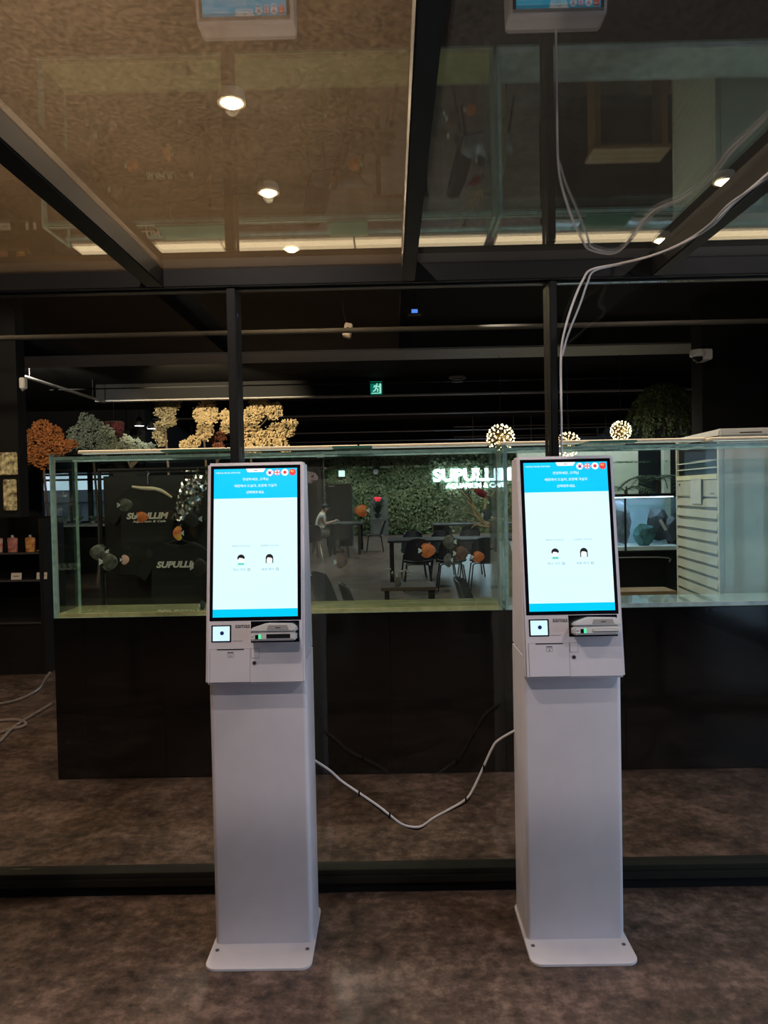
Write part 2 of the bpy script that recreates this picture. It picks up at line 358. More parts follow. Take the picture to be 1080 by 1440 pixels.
# ================================================================ KIOSKS
SCR_B = emat('screen pale cyan', (.67, .94, 1.0), 1.02)
SCR_H = emat('screen cyan band', (.0, .57, .95), 1.0)
SCR_W = emat('screen white', (1, 1, 1), 1.0)
SCR_K = mat('screen ink', (.01, .01, .015), .5)
SCR_G = emat('screen grey ink', (.16, .22, .26), 1.0)
def kiosk(loc, lab, card):
    t = thing('order_kiosk', lab, 'kiosk', loc, 0, 'order kiosks')
    HW = .162
    # base plate, bolts
    pts = []
    for cx, cy, a0 in ((.134, -.099, -90), (.134, .199, 0), (-.134, .199, 90), (-.134, -.099, 180)):
        for k in range(7): a = math.radians(a0 + 15 * k); pts.append((cx + .036 * math.cos(a), cy + .036 * math.sin(a)))
    bp = obj('base_plate', MB().prism(pts, 0, .010, 'z', .0015, seg=1), WHITE, t)
    for bx_, by in ((-.148, -.036), (.148, -.036), (-.152, .02), (.152, .02), (-.152, .2), (.152, .2)):
        obj('bolt', MB().lathe([(.0065, 0), (.0065, .0025), (.003, .003)], 10, Matrix.Translation((bx_, by, .010))), SEAM if abs(bx_) > .15 else mat('bolt grey', (.12, .11, .12), .4), bp)
    # column: rounded front corners
    def col_prof(hw, dep, r):
        p = []
        for cx, cy, a0 in ((hw - r, r, -90), (hw - .004, dep - .004, 0), (-hw + .004, dep - .004, 90), (-hw + r, r, 180)):
            rr = r if cy == r else .004
            for k in range(7): a = math.radians(a0 + 15 * k); p.append((cx + rr * math.cos(a), cy + rr * math.sin(a)))
        return p
    obj('column', MB().prism(col_prof(HW, .21, .016), .0101, .9565, 'z'), WHITE, t, True)
    obj('head', MB().prism([(-.05, .890), (.06, 1.611), (.162, 1.611), (.21, .958), (.003, .958), (-.0, .93), (-.0, .890)], -HW + .0005, HW - .0005, 'x', .007, seg=3), WHITE, t, True)
    vd = Vector((0, .11, .721)); FL = vd.length
    F = frame((0, -.05, .890), (1, 0, 0), vd)
    def fb(name, u0, u1, v0, v1, d0, d1, m, par, bev=0): return obj(name, MB().box((u0, v0, d0), (u1, v1, d1), bev, F), m, par)
    fb('bezel', -.150, .150, .204, .719, -.004, .0012, BEZEL, t, .001)
    A0, A1, B0, B1 = -.139, .139, .216, .708
    sc = fb('screen', A0, A1, B0, B1, .0008, .0016, SCR_B, t)
    fb('header_band', A0, A1, B1 - .100, B1, .0017, .0020, SCR_H, sc)
    fb('footer_band', A0, A1, B0, B0 + .026, .0017, .0020, SCR_H, sc)
    H = lambda u, v, d=.0022: F @ Matrix.Translation((u, v, d))
    obj('tab', MB().prism([(-.032, B1), (.034, B1), (.026, B1 - .012), (-.026, B1 - .012)], .0020, .0022, 'z', 0, F), SCR_W, sc)
    obj('tab_mark', MB().box((-.006, -.0012, 0), (.006, .0012, .0002), 0, H(.001, B1 - .006, .0024)), SCR_G, sc)
    text('notice_text', '주문하실 메뉴를 선택하세요', SCR_W, sc, H(-.092, B1 - .013), w=.083, h=.0052)
    text('greeting_text', '안녕하세요, 고객님', SCR_W, sc, H(0, B1 - .036), w=.085, h=.010)
    text('greeting_text', '매장에서 드실지, 포장해 가실지', SCR_W, sc, H(0, B1 - .058), w=.140, h=.010)
    text('greeting_text', '선택해주세요.', SCR_W, sc, H(0, B1 - .080), w=.062, h=.010)
    def disc(name, u, v, r, m, d, par, sy=1):
        return obj(name, MB().lathe([(r, 0), (r, .0003)], 20, F @ Matrix.Translation((u, v, d)) @ Matrix.Diagonal((1, sy, 1, 1))), m, par)
    RED, BLU, YEL = emat('flag red', (.85, .05, .06), 1), emat('flag blue', (.03, .09, .45), 1), emat('flag yellow', (1, .8, .05), 1)
    fx = [.048, .073, .0985, .124]; fv = B1 - .0145
    for i, u in enumerate(fx):
        fg = disc('flag_badge', u, fv, .0115, (SCR_W, BLU, SCR_W, RED)[i], .0022, sc)
        if i == 0:
            disc('emblem', u, fv, .0052, RED, .0026, fg); disc('emblem', u, fv - .0022, .0040, BLU, .0030, fg)
            for sx, sy in ((-1, 1), (1, 1), (-1, -1), (1, -1)): fb('bar', u + sx * .0064 - .0016, u + sx * .0064 + .0016, fv + sy * .0055 - .0012, fv + sy * .0055 + .0012, .0026, .0028, SCR_K, fg)
        if i == 1:
            for a in (45, -45):
                Mx = F @ Matrix.Translation((u, fv, .0026)) @ Matrix.Rotation(math.radians(a), 4, 'Z')
                obj('stripe', MB().box((-.011, -.0014, 0), (.011, .0014, .0002), 0, Mx), SCR_W, fg)
            fb('stripe', u - .011, u + .011, fv - .003, fv + .003, .0029, .0030, SCR_W, fg); fb('stripe', u - .003, u + .003, fv - .011, fv + .011, .0029, .0030, SCR_W, fg)
            fb('stripe', u - .011, u + .011, fv - .0016, fv + .0016, .0031, .0032, RED, fg); fb('stripe', u - .0016, u + .0016, fv - .011, fv + .011, .0031, .0032, RED, fg)
        if i == 2: disc('emblem', u, fv, .0058, RED, .0026, fg)
        if i == 3:
            for (du, dv, r) in ((-.0035, .0035, .0026), (.001, .006, .0009), (.003, .0042, .0009), (.003, .0016, .0009), (.001, 0, .0009)): disc('emblem', u + du, fv + dv, r, YEL, .0026, fg)
    # the two choice buttons: cartoon of a customer, captions
    SKIN = emat('icon face', (.86, .84, .84), 1); TEAL = emat('icon shirt teal', (.15, .62, .52), 1); PALE = emat('icon shirt pale', (.75, .8, .82), 1)
    for k, (u, cap, sub) in enumerate(((-.047, '먹고 가기', '매장에서 식사하시나요?'), (.047, '포장 하기', '포장해서 가시나요?'))):
        vb = .405
        ic = obj('icon', MB().lathe([(.0095, 0), (.0095, .0002)], 20, H(u, vb, .0022) @ Matrix.Diagonal((1, 1.15, 1, 1))), SKIN, sc)
        obj('icon_hair', MB().prism([(.0125 * math.cos(math.radians(a)), .003 + .013 * math.sin(math.radians(a))) for a in range(0, 181, 15)] + [(-.010, -.002), (-.006, .005), (.004, .004), (.009, .001)], 0, .0002, 'z', 0, H(u, vb, .0026)), SCR_K, sc)
        if k: 
            for s in (-1, 1): obj('icon_hair', MB().box((s * .0095, -.014, 0), (s * .0125, .003, .0002), 0, H(u, vb, .0026)), SCR_K, sc)
        obj('icon_shirt', MB().prism([(-.011, -.019), (.011, -.019), (.009, -.012), (-.009, -.012)], 0, .0002, 'z', 0, H(u, vb, .0026)), PALE if k else TEAL, sc)
        text('caption', sub, SCR_G, sc, H(u, vb + .044), w=.060, h=.0055)
        text('caption', cap, SCR_G, sc, H(u - .006, vb - .034), w=.040, h=.0085)
        rg = MB()
        for q in range(16):
            a0, a1 = 2 * math.pi * q / 16, 2 * math.pi * (q + 1) / 16
            rg.add([(r * math.cos(a), r * math.sin(a), 0) for a in (a0, a1) for r in (.003, .0045)], [[0, 1, 3, 2]], H(u + .026, vb - .034))
        obj('icon_ring', rg, SCR_G, sc)
    # scanner window
    s = fb('scanner', -.143, -.078, .136, .191, -.002, .002, BEZEL, t, .001)
    fb('scanner_window', -.138, -.083, .140, .187, .0018, .0024, emat('scanner glow', (.62, .88, 1.0), 1.0), s)
    disc('lens', -.108, .165, .0065, emat('scanner lens', (.01, .02, .12), .6), .0026, s)
    for a in (35, 145, 215, 325):
        ca, sa = math.cos(math.radians(a)), math.sin(math.radians(a))
        obj('ray', MB().box((.009, -.0003, 0), (.027, .0003, .0002), 0, H(-.1105, .1635, .0026) @ Matrix.Rotation(math.radians(a), 4, 'Z') @ Matrix.Translation((0, 0, 0))), emat('scanner ray', (.45, .72, .9), 1), s)
    text('brand_lettering', 'samas', DGREY, t, H(-.041, .186, .0006), w=.048, h=.0105, bold=.012)
    fb('fine_print', -.074, -.040, .1385, .1395, 0, .0005, DGREY, t)
    # card reader on its black plate
    rp = fb('reader_plate', -.014, .144, .133, .202, -.001, .0015, BEZEL, t, .001)
    if card is None: pass
    rd = obj('card_reader', MB().box((-.008, .140, .0015), (.138, .167, .058), .005, F), WPLAST, t, True)
    obj('reader_lid', MB().prism([(-.008, .169), (.138, .169), (.141, .180), (.126, .194), (.045, .196), (-.002, .181)], .0015, .060, 'z', .003, F), WPLAST, rd, True)
    obj('reader_pad', MB().prism([(.048, .174), (.118, .174), (.112, .189), (.052, .189)], .0595, .0612, 'z', .0005, F), mat('reader grey', (.42, .40, .39), .5), rd)
    obj('reader_print', MB().box((-.008, -.0015, 0), (.008, .0015, .0003), 0, F @ Matrix.Translation((.083, .181, .0613))), DGREY, rd)
    fb('indicator_window', .010, .020, .146, .159, .0578, .0586, BEZEL, rd)
    fb('indicator', .021, .028, .146, .160, .0578, .0588, emat('green led', (.05, .85, .35), 1.1), rd)
    if card:
        fb('slot', .048, .130, .148, .159, .0578, .0586, mat('reader grey', (.42, .4, .39)), rd); fb('paper_strip', .050, .128, .1515, .1565, .0586, .064, WPLAST, rd)
    else: fb('slot', .046, .122, .147, .161, .0578, .0586, BLKM, rd)
    obj('reader_print', MB().box((-.0035, -.001, 0), (.0035, .001, .0003), 0, F @ Matrix.Translation((.002, .153, .0581))), DGREY, rd)
    # receipt door, lock, camera
    fb('door_gap', -.1475, -.0155, .0065, .1140, -.001, .0006, SEAM, t)
    dr = fb('receipt_door', -.1465, -.0165, .0075, .1130, -.001, .0014, WHITE, t, .0006)
    fb('receipt_slot', -.124, -.036, .1105, .1135, .0010, .0022, BLKM, dr)
    ic = MB()
    for a, b, c, d in ((-.090, -.070, .0865, .0872), (-.090, -.070, .0978, .0985), (-.090, -.0893, .0865, .0985), (-.0707, -.070, .0865, .0985)): ic.box((a, c, .0014), (b, d, .0018), 0, F)
    ic.prism([(-.0828, .0895), (-.0772, .0895), (-.080, .0945)], .0014, .0018, 'z', 0, F)
    obj('receipt_icon', ic, DGREY, dr)
    obj('receipt_print', MB().box((-.010, -.0014, 0), (.010, .0014, .0004), 0, F @ Matrix.Translation((-.080, .1025, .0014))), DGREY, dr)
    fb('panel_gap', -.0135, .0130, .0835, .1145, -.001, .0006, SEAM, t); fb('panel', -.0125, .0120, .0845, .1135, -.001, .0012, WHITE, t)
    ln = obj('lock', MB().lathe([(.0065, 0), (.0065, .0022), (.0045, .0024)], 14, H(-.002, .068, 0)), mat('bolt grey', (.1, .1, .1)), t)
    obj('keyhole', MB().lathe([(.0036, 0), (.0036, .0006)], 10, H(-.002, .068, .0024)), BLKM, ln)
    obj('rear_vent', MB().box((-.1, .2101, .5), (.1, .2115, .7)), SEAM, t)
    return t
KY = 2.52
kA = P(371.5, 1327, KY).x; kB = P(809.5, 1318, KY).x
kiosk((kA, KY, 0), 'white order kiosk nearer the clothing display, empty dark card slot', None)
kiosk((kB, KY, 0), 'white order kiosk nearer the air conditioner, paper strip in its card slot', True)

# cable slung between the kiosks
Yk = KY + .19
def cable(name, pts, r, m, lab, parent=None, cat='cable', n=6, group=None):
    o = obj(name, MB().tube(smooth_path(pts, n), r, 8), m, parent, True)
    if not parent: tag(o, lab, cat, group)
    return o
cp = [(440, 1060), (462, 1082), (480, 1098), (505, 1115), (530, 1132), (548, 1146), (562, 1157), (575, 1162), (592, 1162), (610, 1150), (632, 1138), (655, 1124), (666, 1108), (680, 1078), (692, 1052), (702, 1040), (722, 1022)]
c3 = [P(x, y, Yk + .015 * math.sin(i)) for i, (x, y) in enumerate(cp)]
c3[0].x -= .03; c3[-1].x += .03
cw = cable('power_cable', c3, .0042, CABLEW, 'white cable sagging between the two kiosks')
ck = [p + Vector((.003 * math.sin(i * 1.3), .008, -.009 + .003 * math.cos(i * 2))) for i, p in enumerate(c3)]
cable('data_cable', ck, .0034, CABLEK, 'thin black cable tied along the sagging white cable')
for i in (3, 5, 11, 13):
    obj('cable_tie', MB().tube([c3[i] + Vector((-.003, .003, -.003)), c3[i] + Vector((.003, .003, -.003))], .0115, 8), BLKM, cw)
# cables along the beam, down the post
Yq = YP - .004
bz = CZ - .066
b0 = [P(1085, 243, 1), P(1040, 262, 1), P(1000, 312, 1), P(960, 335, 1), P(915, 352, 1)]
up = []
for (x, y) in ((1100, 228), (1060, 262), (1030, 287), (1000, 318), (960, 342), (915, 360)):
    d = P(x, y, 1) - CAM; up.append(CAM + d * ((bz - .004 - CAM.z) / d.z))
up = [Vector((.992, 1.02, bz - .004)), Vector((up[0].x + .01, up[0].y - .25, bz - .004))] + up
path = up + [P(870, 371, Yq - .02), P(832, 379, Yq), P(820, 393, Yq), P(806, 425, Yq), P(794, 465, Yq), P(789, 500, Yq), P(789, 560, Yq), P(790, 640, Yq), P(792, 720, Yq)]
cable('ceiling_cable', path, .0042, CABLEW, 'white cable running from the ceiling beam down the post')
path2 = [p + Vector((.012 * math.sin(i * 1.1), 0, .004 * math.cos(i))) for i, p in enumerate(up)] + [P(872, 372, Yq - .024), P(836, 381, Yq - .002), P(826, 398, Yq - .006), P(815, 430, Yq - .006), P(799, 470, Yq - .006), P(791, 500, Yq - .006), P(787, 500, Yq + .01)]
cable('ceiling_cable', path2[:-1], .0036, mat('grey cable', (.45, .45, .46), .5), 'grey cable looping beside the white one under the ceiling beam')

# ================================================================ AQUARIUMS
TY0, TY1, TZ0, TZ1, TT = 4.065, 4.405, .868, 1.740, .016
SAND = mat('yellow tank base', (.52, .47, .24), .5, var=.3, scale=25)
PALEB = mat('white tank base', (.62, .68, .72), .5, var=.3, scale=18)
def pane(name, a, b, par):
    mb = MB(); mb.box(a, b)
    d = [b[i] - a[i] for i in range(3)]; thin = d.index(min(d))
    for k, f in enumerate(mb.f):
        vs = [mb.v[i] for i in f]; nrm = (vs[1] - vs[0]).cross(vs[2] - vs[0])
        mb.mi[k] = 0 if max(range(3), key=lambda q: abs(nrm[q])) == thin else 1
    return obj(name, mb, [TANKG, EDGE], par)
def aquarium(x0, x1, lab, base, lids):
    t = thing('aquarium', lab, 'aquarium', ((x0 + x1) / 2, TY0, TZ0)); o = t.location
    L = lambda a, b: ((a[0] - o.x, a[1] - o.y, a[2] - o.z), (b[0] - o.x, b[1] - o.y, b[2] - o.z))
    p = lambda n, a, b: pane(n, *L(a, b), t)
    p('front_pane', (x0, TY0, TZ0), (x1, TY0 + TT, TZ1)); p('back_pane', (x0, TY1 - TT, TZ0), (x1, TY1, TZ1))
    p('side_pane', (x0, TY0 + TT, TZ0), (x0 + TT, TY1 - TT, TZ1)); p('side_pane', (x1 - TT, TY0 + TT, TZ0), (x1, TY1 - TT, TZ1))
    obj('base_pane', MB().box(*L((x0 + TT, TY0 + TT, TZ0), (x1 - TT, TY1 - TT, TZ0 + .02))), base, t)
    for y in (TY0 + TT, TY1 - TT - .06): p('brace', (x0 + TT, y, TZ1 - .03), (x1 - TT, y + .06, TZ1 - .014))
    for a, b in lids: obj('lid', MB().box(*L((a, TY0 + .004, TZ1 + .0005), (b, TY1 - .01, TZ1 + .012))), mat('green lid glass', (.08, .22, .18), .12, var=.2), t)
    for x in (x0 + TT, x1 - TT - .006): obj('silicone_bead', MB().box(*L((x, TY0 + TT, TZ0 + .02), (x + .006, TY0 + TT + .006, TZ1 - .03))), mat('silicone', (.35, .4, .38), .4), t)
    return t
XA0, XA1, XB0, XB1 = -1.808, .580, .595, 3.02
aquarium(XA0, XA1, 'long glass aquarium of discus fish on black cabinet', SAND, [(P(226, 636, TY0).x, P(322, 634, TY0).x), (P(467, 632, TY0).x, P(523, 632, TY0).x)])
aquarium(XB0, XB1, 'clear glass aquarium without fish in front of the air conditioner', PALEB, [(1.05, 1.3)])
for a, b, lab in ((XA0, XA1, 'still water filling the discus aquarium'), (XB0, XB1, 'still water filling the aquarium without fish')):
    wt = obj('water', MB().box((a + TT + .007, TY0 + TT + .007, TZ0 + .021), (b - TT - .007, TY1 - TT - .002, 1.642)), WATER); tag(wt, lab, 'water', None, 'stuff')
# light bars lying on the front rims
LBW = mat('light bar casing', (.78, .66, .50), .5)
for segs, lab, gr, e in (([(XA0 + .06, -.92), (-.915, -.18), (-.175, .56)], 'pale light bar lying on the rim of the discus aquarium', 'light bars on the discus aquarium', (.9, 1, .80)), ([(XB0 + .02, 1.75), (1.78, 2.95)], 'pale light bar on the rim of the fishless aquarium', 'light bars on the fishless aquarium', (.8, .92, 1))):
    for a, b in segs:
        t = thing('light_bar', lab, 'light', ((a + b) / 2, TY1 - .035, TZ1 + .0125), 0, gr)
        h = (b - a) / 2
        obj('casing', MB().box((-h, -.08, 0), (h, .08, .016), .003), LBW, t)
        obj('added_top_glow', MB().box((-h + .004, -.076, .0162), (h - .004, .076, .0185)), emat('added warm glow', (1, .74, .46), 1.7), t)  # glow added so the bar top reads bright in the ceiling glass
        obj('diffuser', MB().box((-h + .02, -.07, -.0004), (h - .02, -.05, -.0001)), emat('tank led', (.86, 1, .92), 1.4), t)
# cabinets
def cabinet(x0, x1, lab, seams):
    t = thing('aquarium_cabinet', lab, 'cabinet', ((x0 + x1) / 2, TY0, 0)); c = t.location.x
    obj('carcass', MB().box((x0 - c, .021, 0), (x1 - c, TY1 - TY0 + .02, TZ0 - .001)), BLKM, t)
    e = [x0] + seams + [x1]
    for a, b in zip(e[:-1], e[1:]): obj('front_panel', MB().box((a - c + .001, 0, .004), (b - c - .001, .02, TZ0 - .003), .0008, seg=1), GLOSSK, t)
    return t
cabinet(XA0 - .004, XA1 + .006, 'glossy black cabinet under the discus aquarium', [P(200, 1000, TY0).x - .3, P(297, 1000, TY0).x - .25, P(550, 1000, TY0).x])
cabinet(XA1 + .0075, XB1, 'glossy black cabinet under the fishless aquarium', [P(880, 1000, TY0).x, 2.1])

# ---------------------------------------------------------------- fish
FM = {'orange': mat('orange fish', (.75, .22, .06), .4, col2=(.5, .12, .03), scale=30), 'grey': mat('grey fish', (.16, .16, .13), .4, col2=(.06, .06, .05), scale=40),
      'brown': mat('brown fish', (.20, .10, .06), .4, col2=(.08, .05, .04), scale=40), 'pink': mat('pink fish', (.72, .42, .33), .4), 'red': mat('red fish', (.30, .02, .03), .4, col2=(.12, .01, .02)),
      'redyellow': mat('red yellow fish', (.75, .08, .03), .4, col2=(.8, .5, .08), scale=22), 'dark': mat('dark fish', (.035, .032, .03), .4)}
FIN = mat('pale fin', (.60, .66, .62), .4); FEYE = mat('fish eye', (.01, .01, .01), .2)
def fish(px_, py_, wpx, colr, face, Y, lab, hpx=None, turn=0, tilt=0, group=None):
    Y = 4.135 + (Y - 4.2) * .95
    p = P(px_, py_, Y); w_ = wpx / FPX * Y / 2; h_ = (hpx or wpx * 1.02) / FPX * Y / 2
    t = thing('discus_fish', lab, 'fish', p, 0, group)
    t.rotation_euler = (0, math.radians(tilt), math.radians(turn) + (math.pi if face < 0 else 0))
    v, f = ICO3; mb = MB()
    mb.add([(x.x * w_ * (1 + .12 * x.x), x.y * w_ * .2, x.z * h_ * (1 - .12 * abs(x.x) + .0)) for x in v], f)
    obj('body', mb, FM[colr], t, True)
    tail = [(-w_ * .9, -h_ * .16), (-w_ * 1.42, -h_ * .42), (-w_ * 1.36, 0), (-w_ * 1.42, h_ * .42), (-w_ * .9, h_ * .16)]
    obj('tail_fin', MB().prism(tail, -.0015, .0015, 'y'), FIN if colr != 'red' else FM['red'], t)
    for s in (1, -1):
        fin = [(-w_ * .80, s * h_ * .45), (-w_ * 1.02, s * h_ * .62), (-w_ * .62, s * h_ * 1.02), (-w_ * .1, s * h_ * 1.10), (w_ * .3, s * h_ * .95), (0, s * h_ * .82)]
        obj('dorsal_fin' if s > 0 else 'anal_fin', MB().prism(fin, -.0015, .0015, 'y'), FM[colr], t)
        obj('eye', MB().ball((w_ * .78, s * w_ * .118, h_ * .1), (w_ * .09, w_ * .03, w_ * .09), 1), FEYE, t, True)
    return t
F_ = [(200, 727, 16, 'orange', 1, 4.22, 'orange discus fish swimming by the shirt lettering', 14, 0, 0), (250, 750, 12, 'redyellow', -1, 4.3, 'red and yellow discus fish seen nearly head on', 19, 25, 0),
      (138, 777, 21, 'grey', -1, 4.28, 'grey discus fish, upper of an overlapping pair', 22, 10, 0), (154, 790, 23, 'grey', 1, 4.22, 'grey discus fish, lower of an overlapping pair', 23, -8, 0),
      (176, 787, 10, 'pink', 1, 4.25, 'small pale pink discus fish beside a grey pair', 13, 20, 0), (177, 710, 17, 'grey', 1, 4.38, 'faint grey discus fish in front of the dark post', 17, 12, 0),
      (281, 797, 20, 'dark', 1, 4.36, 'dim dark discus fish beside the lower shirt lettering', 24, 0, 0), (270, 730, 20, 'dark', -1, 4.4, 'dim dark discus fish beside the upper shirt', 20, 15, 0),
      (508, 718, 17, 'orange', -1, 4.25, 'orange discus fish facing the person at the table', 16, 0, 0), (480, 790, 16, 'brown', 1, 4.3, 'lone dark brown discus fish over the open floor', 17, 25, 0),
      (602, 774, 20, 'orange', 1, 4.22, 'banded orange discus fish in front of the black chairs', 19, 5, 0), (631, 762, 16, 'grey', -1, 4.36, 'grey discus fish with pale tail above another grey one', 19, -5, 0),
      (649, 778, 17, 'brown', 1, 4.28, 'brown discus fish with pale tail between grey and orange ones', 19, 0, 0), (629.5, 788, 11, 'grey', -1, 4.3, 'small grey discus fish with pale tail below another grey one', 18, 10, 0),
      (673, 783, 15, 'orange', 1, 4.22, 'small orange discus fish near the aquarium joint', 15, 0, 0), (676, 693, 20, 'red', -1, 4.3, 'long dark red fish by the illuminated sign', 10, 0, -28),
      (685, 724, 12, 'dark', 1, 4.34, 'dark discus fish behind the aquarium joint', 16, 20, 0), (285, 851, 8, 'dark', 1, 4.2, 'small black fish near the yellow aquarium floor', 13, 30, 0)]
for a in F_: fish(a[0], a[1], a[2], a[3], a[4], a[5], a[6], a[7], a[8], a[9], 'discus fish')

# ================================================================ HALL: HEDGE WALL, SIGN
LEAFA, LEAFB = mat('hedge leaf', (.22, .25, .12), .6, col2=(.10, .14, .06), scale=3), mat('dark leaf', (.03, .07, .025), .5, col2=(.015, .035, .015))
hg = thing('hedge_wall', 'tall wall of green artificial foliage behind the dining hall', 'hedge', (0, 27.55, 0))
hx0, hx1 = P(455, 720, 27.5).x, 5.9
obj('backing', MB().box((hx0, -.06, 0), (hx1, .04, 2.95)), mat('hedge backing', (.02, .04, .015), .8), hg)
mb = MB()
for k in range(16000):
    x = R.uniform(hx0, hx1); z = R.uniform(.02, 2.93); s = R.uniform(.035, .075); a = R.uniform(0, 6.28); y = -.07 - R.random() * .1
    u = Vector((math.cos(a), R.uniform(-.6, .6), math.sin(a))) * s; v_ = Vector((-math.sin(a), R.uniform(-.6, .6), math.cos(a))) * s * .5
    c = Vector((x, y, z)); mb.add([c - u, c - v_, c + u, c + v_], [[0, 1, 2, 3]])
hl = obj('foliage', mb, LEAFA, hg); hl['kind'] = 'stuff'
SIGN = emat('sign white', (.60, .78, 1.0), 16.0)
sg = thing('wall_sign', 'illuminated white company lettering on the hedge wall', 'sign', (P(664, 670, 27.3).x, 27.3, P(664, 670, 27.3).z))
sM = frame((0, 0, 0), (1, 0, 0), (0, 0, 1))
text('lettering', 'SUPULLIM', SIGN, sg, sM @ Matrix.Translation((0, .06, 0)), w=2.75, h=.45, bold=.03, ext=.06)
text('lettering', 'AQUARIUM & CAFE', SIGN, sg, sM @ Matrix.Translation((.12, -.33, 0)), w=2.1, h=.2, bold=.02, ext=.05)
for x in (-1.2, -.4, .4, 1.2):
    obj('bracket', MB().box((x - .02, .01, -.4), (x + .02, .16, .25)), BLK, sg)

# ---------------------------------------------------------------- chairs and tables
SHELL = mat('black chair shell', (.020, .020, .026), .35)
LEGM = mat('black leg', (.012, .012, .014), .35, .3)
LEGC = mat('grey leg', (.18, .17, .17), .3, .8)
def sheet(fn, nu, nv, th):
    V = []; F = []
    for i in range(nu + 1):
        for j in range(nv + 1): V.append(Vector(fn(i / nu, j / nv)))
    n = len(V); nn = []
    for i in range(nu + 1):
        for j in range(nv + 1):
            a = V[min(i + 1, nu) * (nv + 1) + j] - V[max(i - 1, 0) * (nv + 1) + j]; b = V[i * (nv + 1) + min(j + 1, nv)] - V[i * (nv + 1) + max(j - 1, 0)]
            nn.append(a.cross(b).normalized() * th)
    V2 = [p + q for p, q in zip(V, nn)]; idx = lambda i, j: i * (nv + 1) + j
    for i in range(nu):
        for j in range(nv):
            q = [idx(i, j), idx(i + 1, j), idx(i + 1, j + 1), idx(i, j + 1)]; F.append(q[::-1]); F.append([k + n for k in q])
    ring = [idx(i, 0) for i in range(nu)] + [idx(nu, j) for j in range(nv)] + [idx(i, nv) for i in range(nu, 0, -1)] + [idx(0, j) for j in range(nv, 0, -1)]
    for a, b in zip(ring, ring[1:] + ring[:1]): F.append([a, b, b + n, a + n])
    return V + V2, F
def make_chair(lm):
    t = thing('shell_chair', 'x', 'chair', (0, 0, 0))      # faces -y
    def seat(u, v): return ((u - .5) * .44 * (1 - .10 * (1 - v)), (v - .5) * .42, .425 + .028 * (2 * u - 1) ** 2 - .018 * math.sin(v * 3.0) + (.03 * max(0, v - .8) / .2))
    mb = MB(); mb.add(*sheet(seat, 8, 8, .012)); obj('seat', mb, SHELL, t, True)
    def back(u, v):
        wv = .42 * (1 - .30 * v ** 3); return ((u - .5) * wv, .212 + .10 * v - .07 * (2 * u - 1) ** 2, .455 + .355 * v - .035 * (2 * u - 1) ** 2 * v)
    mb = MB(); mb.add(*sheet(back, 8, 8, .012)); obj('backrest', mb, SHELL, t, True)
    for sx in (-1, 1):
        for sy in (-1, 1): obj('leg', MB().tube([(sx * .13, sy * .12, .405), (sx * .17, sy * .16, .39), (sx * .22, sy * .215, .0)], .011, 6), lm, t, True)
    obj('seat_frame', MB().tube([(-.13, -.12, .405), (.13, -.12, .405), (.13, .12, .405), (-.13, .12, .405), (-.13, -.12, .405)], .009, 6), lm, t)
    return t
ch0, ch1 = make_chair(LEGM), make_chair(LEGC)
used = {}
def chair(src, x, y, rz, lab, group):
    o = src if src.name not in used else copy_tree(src); used[src.name] = 1
    o.location = (x, y, 0); o.rotation_euler = (0, 0, math.radians(rz)); tag(o, lab, 'chair', group); return o
def table(x0, x1, y0, y1, z, lab, legs=4):
    t = thing('dining_table', lab, 'table', ((x0 + x1) / 2, (y0 + y1) / 2, 0)); a, b = (x1 - x0) / 2, (y1 - y0) / 2
    obj('table_top', MB().box((-a, -b, z - .035), (a, b, z), .004), mat('table top', (.04, .037, .035), .55, spec=.25), t)
    for sx in (-1, 1):
        for sy in (-1, 1): obj('leg', MB().box((sx * a - sx * .03, sy * b - sy * .03, 0), (sx * a - sx * .10, sy * b - sy * .10, z - .0355), .004), BLK, t)
    return t
# long table in front of the hedge
tx0 = PF(546, 831).x
tx0 = P(545, 765, 12.2).x
table(tx0, 3.4, 12.15, 13.05, .74, 'long black dining table with chairs along both sides')
for px_, yy in ((587, 11.75), (634, 11.75), (679, 11.75)): chair(ch0, P(px_, 760, yy).x, yy, 180, 'black shell chair with its back to the aquarium at the long table', 'chairs at the near side of the long table')
for px_, yy in ((581, 13.6), (622, 13.6), (662, 13.6)): chair(ch0, P(px_, 760, yy).x, yy, 0, 'black shell chair on the hedge side of the long table', 'chairs at the far side of the long table')
table(.9, 3.6, 16.4, 17.3, .80, 'black dining table between the long table and the hedge')
for px_ in (622, 660): chair(ch0, P(px_, 750, 16.0).x, 16.0, 180, 'black shell chair at the table nearest the lit sign', 'chairs at the table near the sign')
# chairs right behind the aquarium
chair(ch1, P(448, 838, 6.5).x + .20, 6.75, 70, 'black shell chair tucked behind the aquarium, thin pale back edge', 'chairs behind the aquarium')
chair(ch0, P(487, 838, 6.0).x + .24, 6.05, 100, 'black shell chair turned sideways, right behind the aquarium', 'chairs behind the aquarium')
chair(ch0, P(654, 838, 6.1).x + .22, 6.15, 75, 'lone black shell chair behind the aquarium on the shiny floor', 'chairs behind the aquarium')
lt = thing('low_table', 'low brown table top just behind the aquarium', 'table', (P(578, 836, 6.3).x, 6.75, 0))
obj('table_top', MB().box((-.25, -.2, .66), (.22, .2, .69), .003), mat('brown wood', (.10, .07, .055), .5, scale=6), lt)
for sx in (-.2, .19):
    for sy in (-.17, .17): obj('leg', MB().box((sx - .02, sy - .02, 0), (sx + .02, sy + .02, .6595)), BLK, lt)
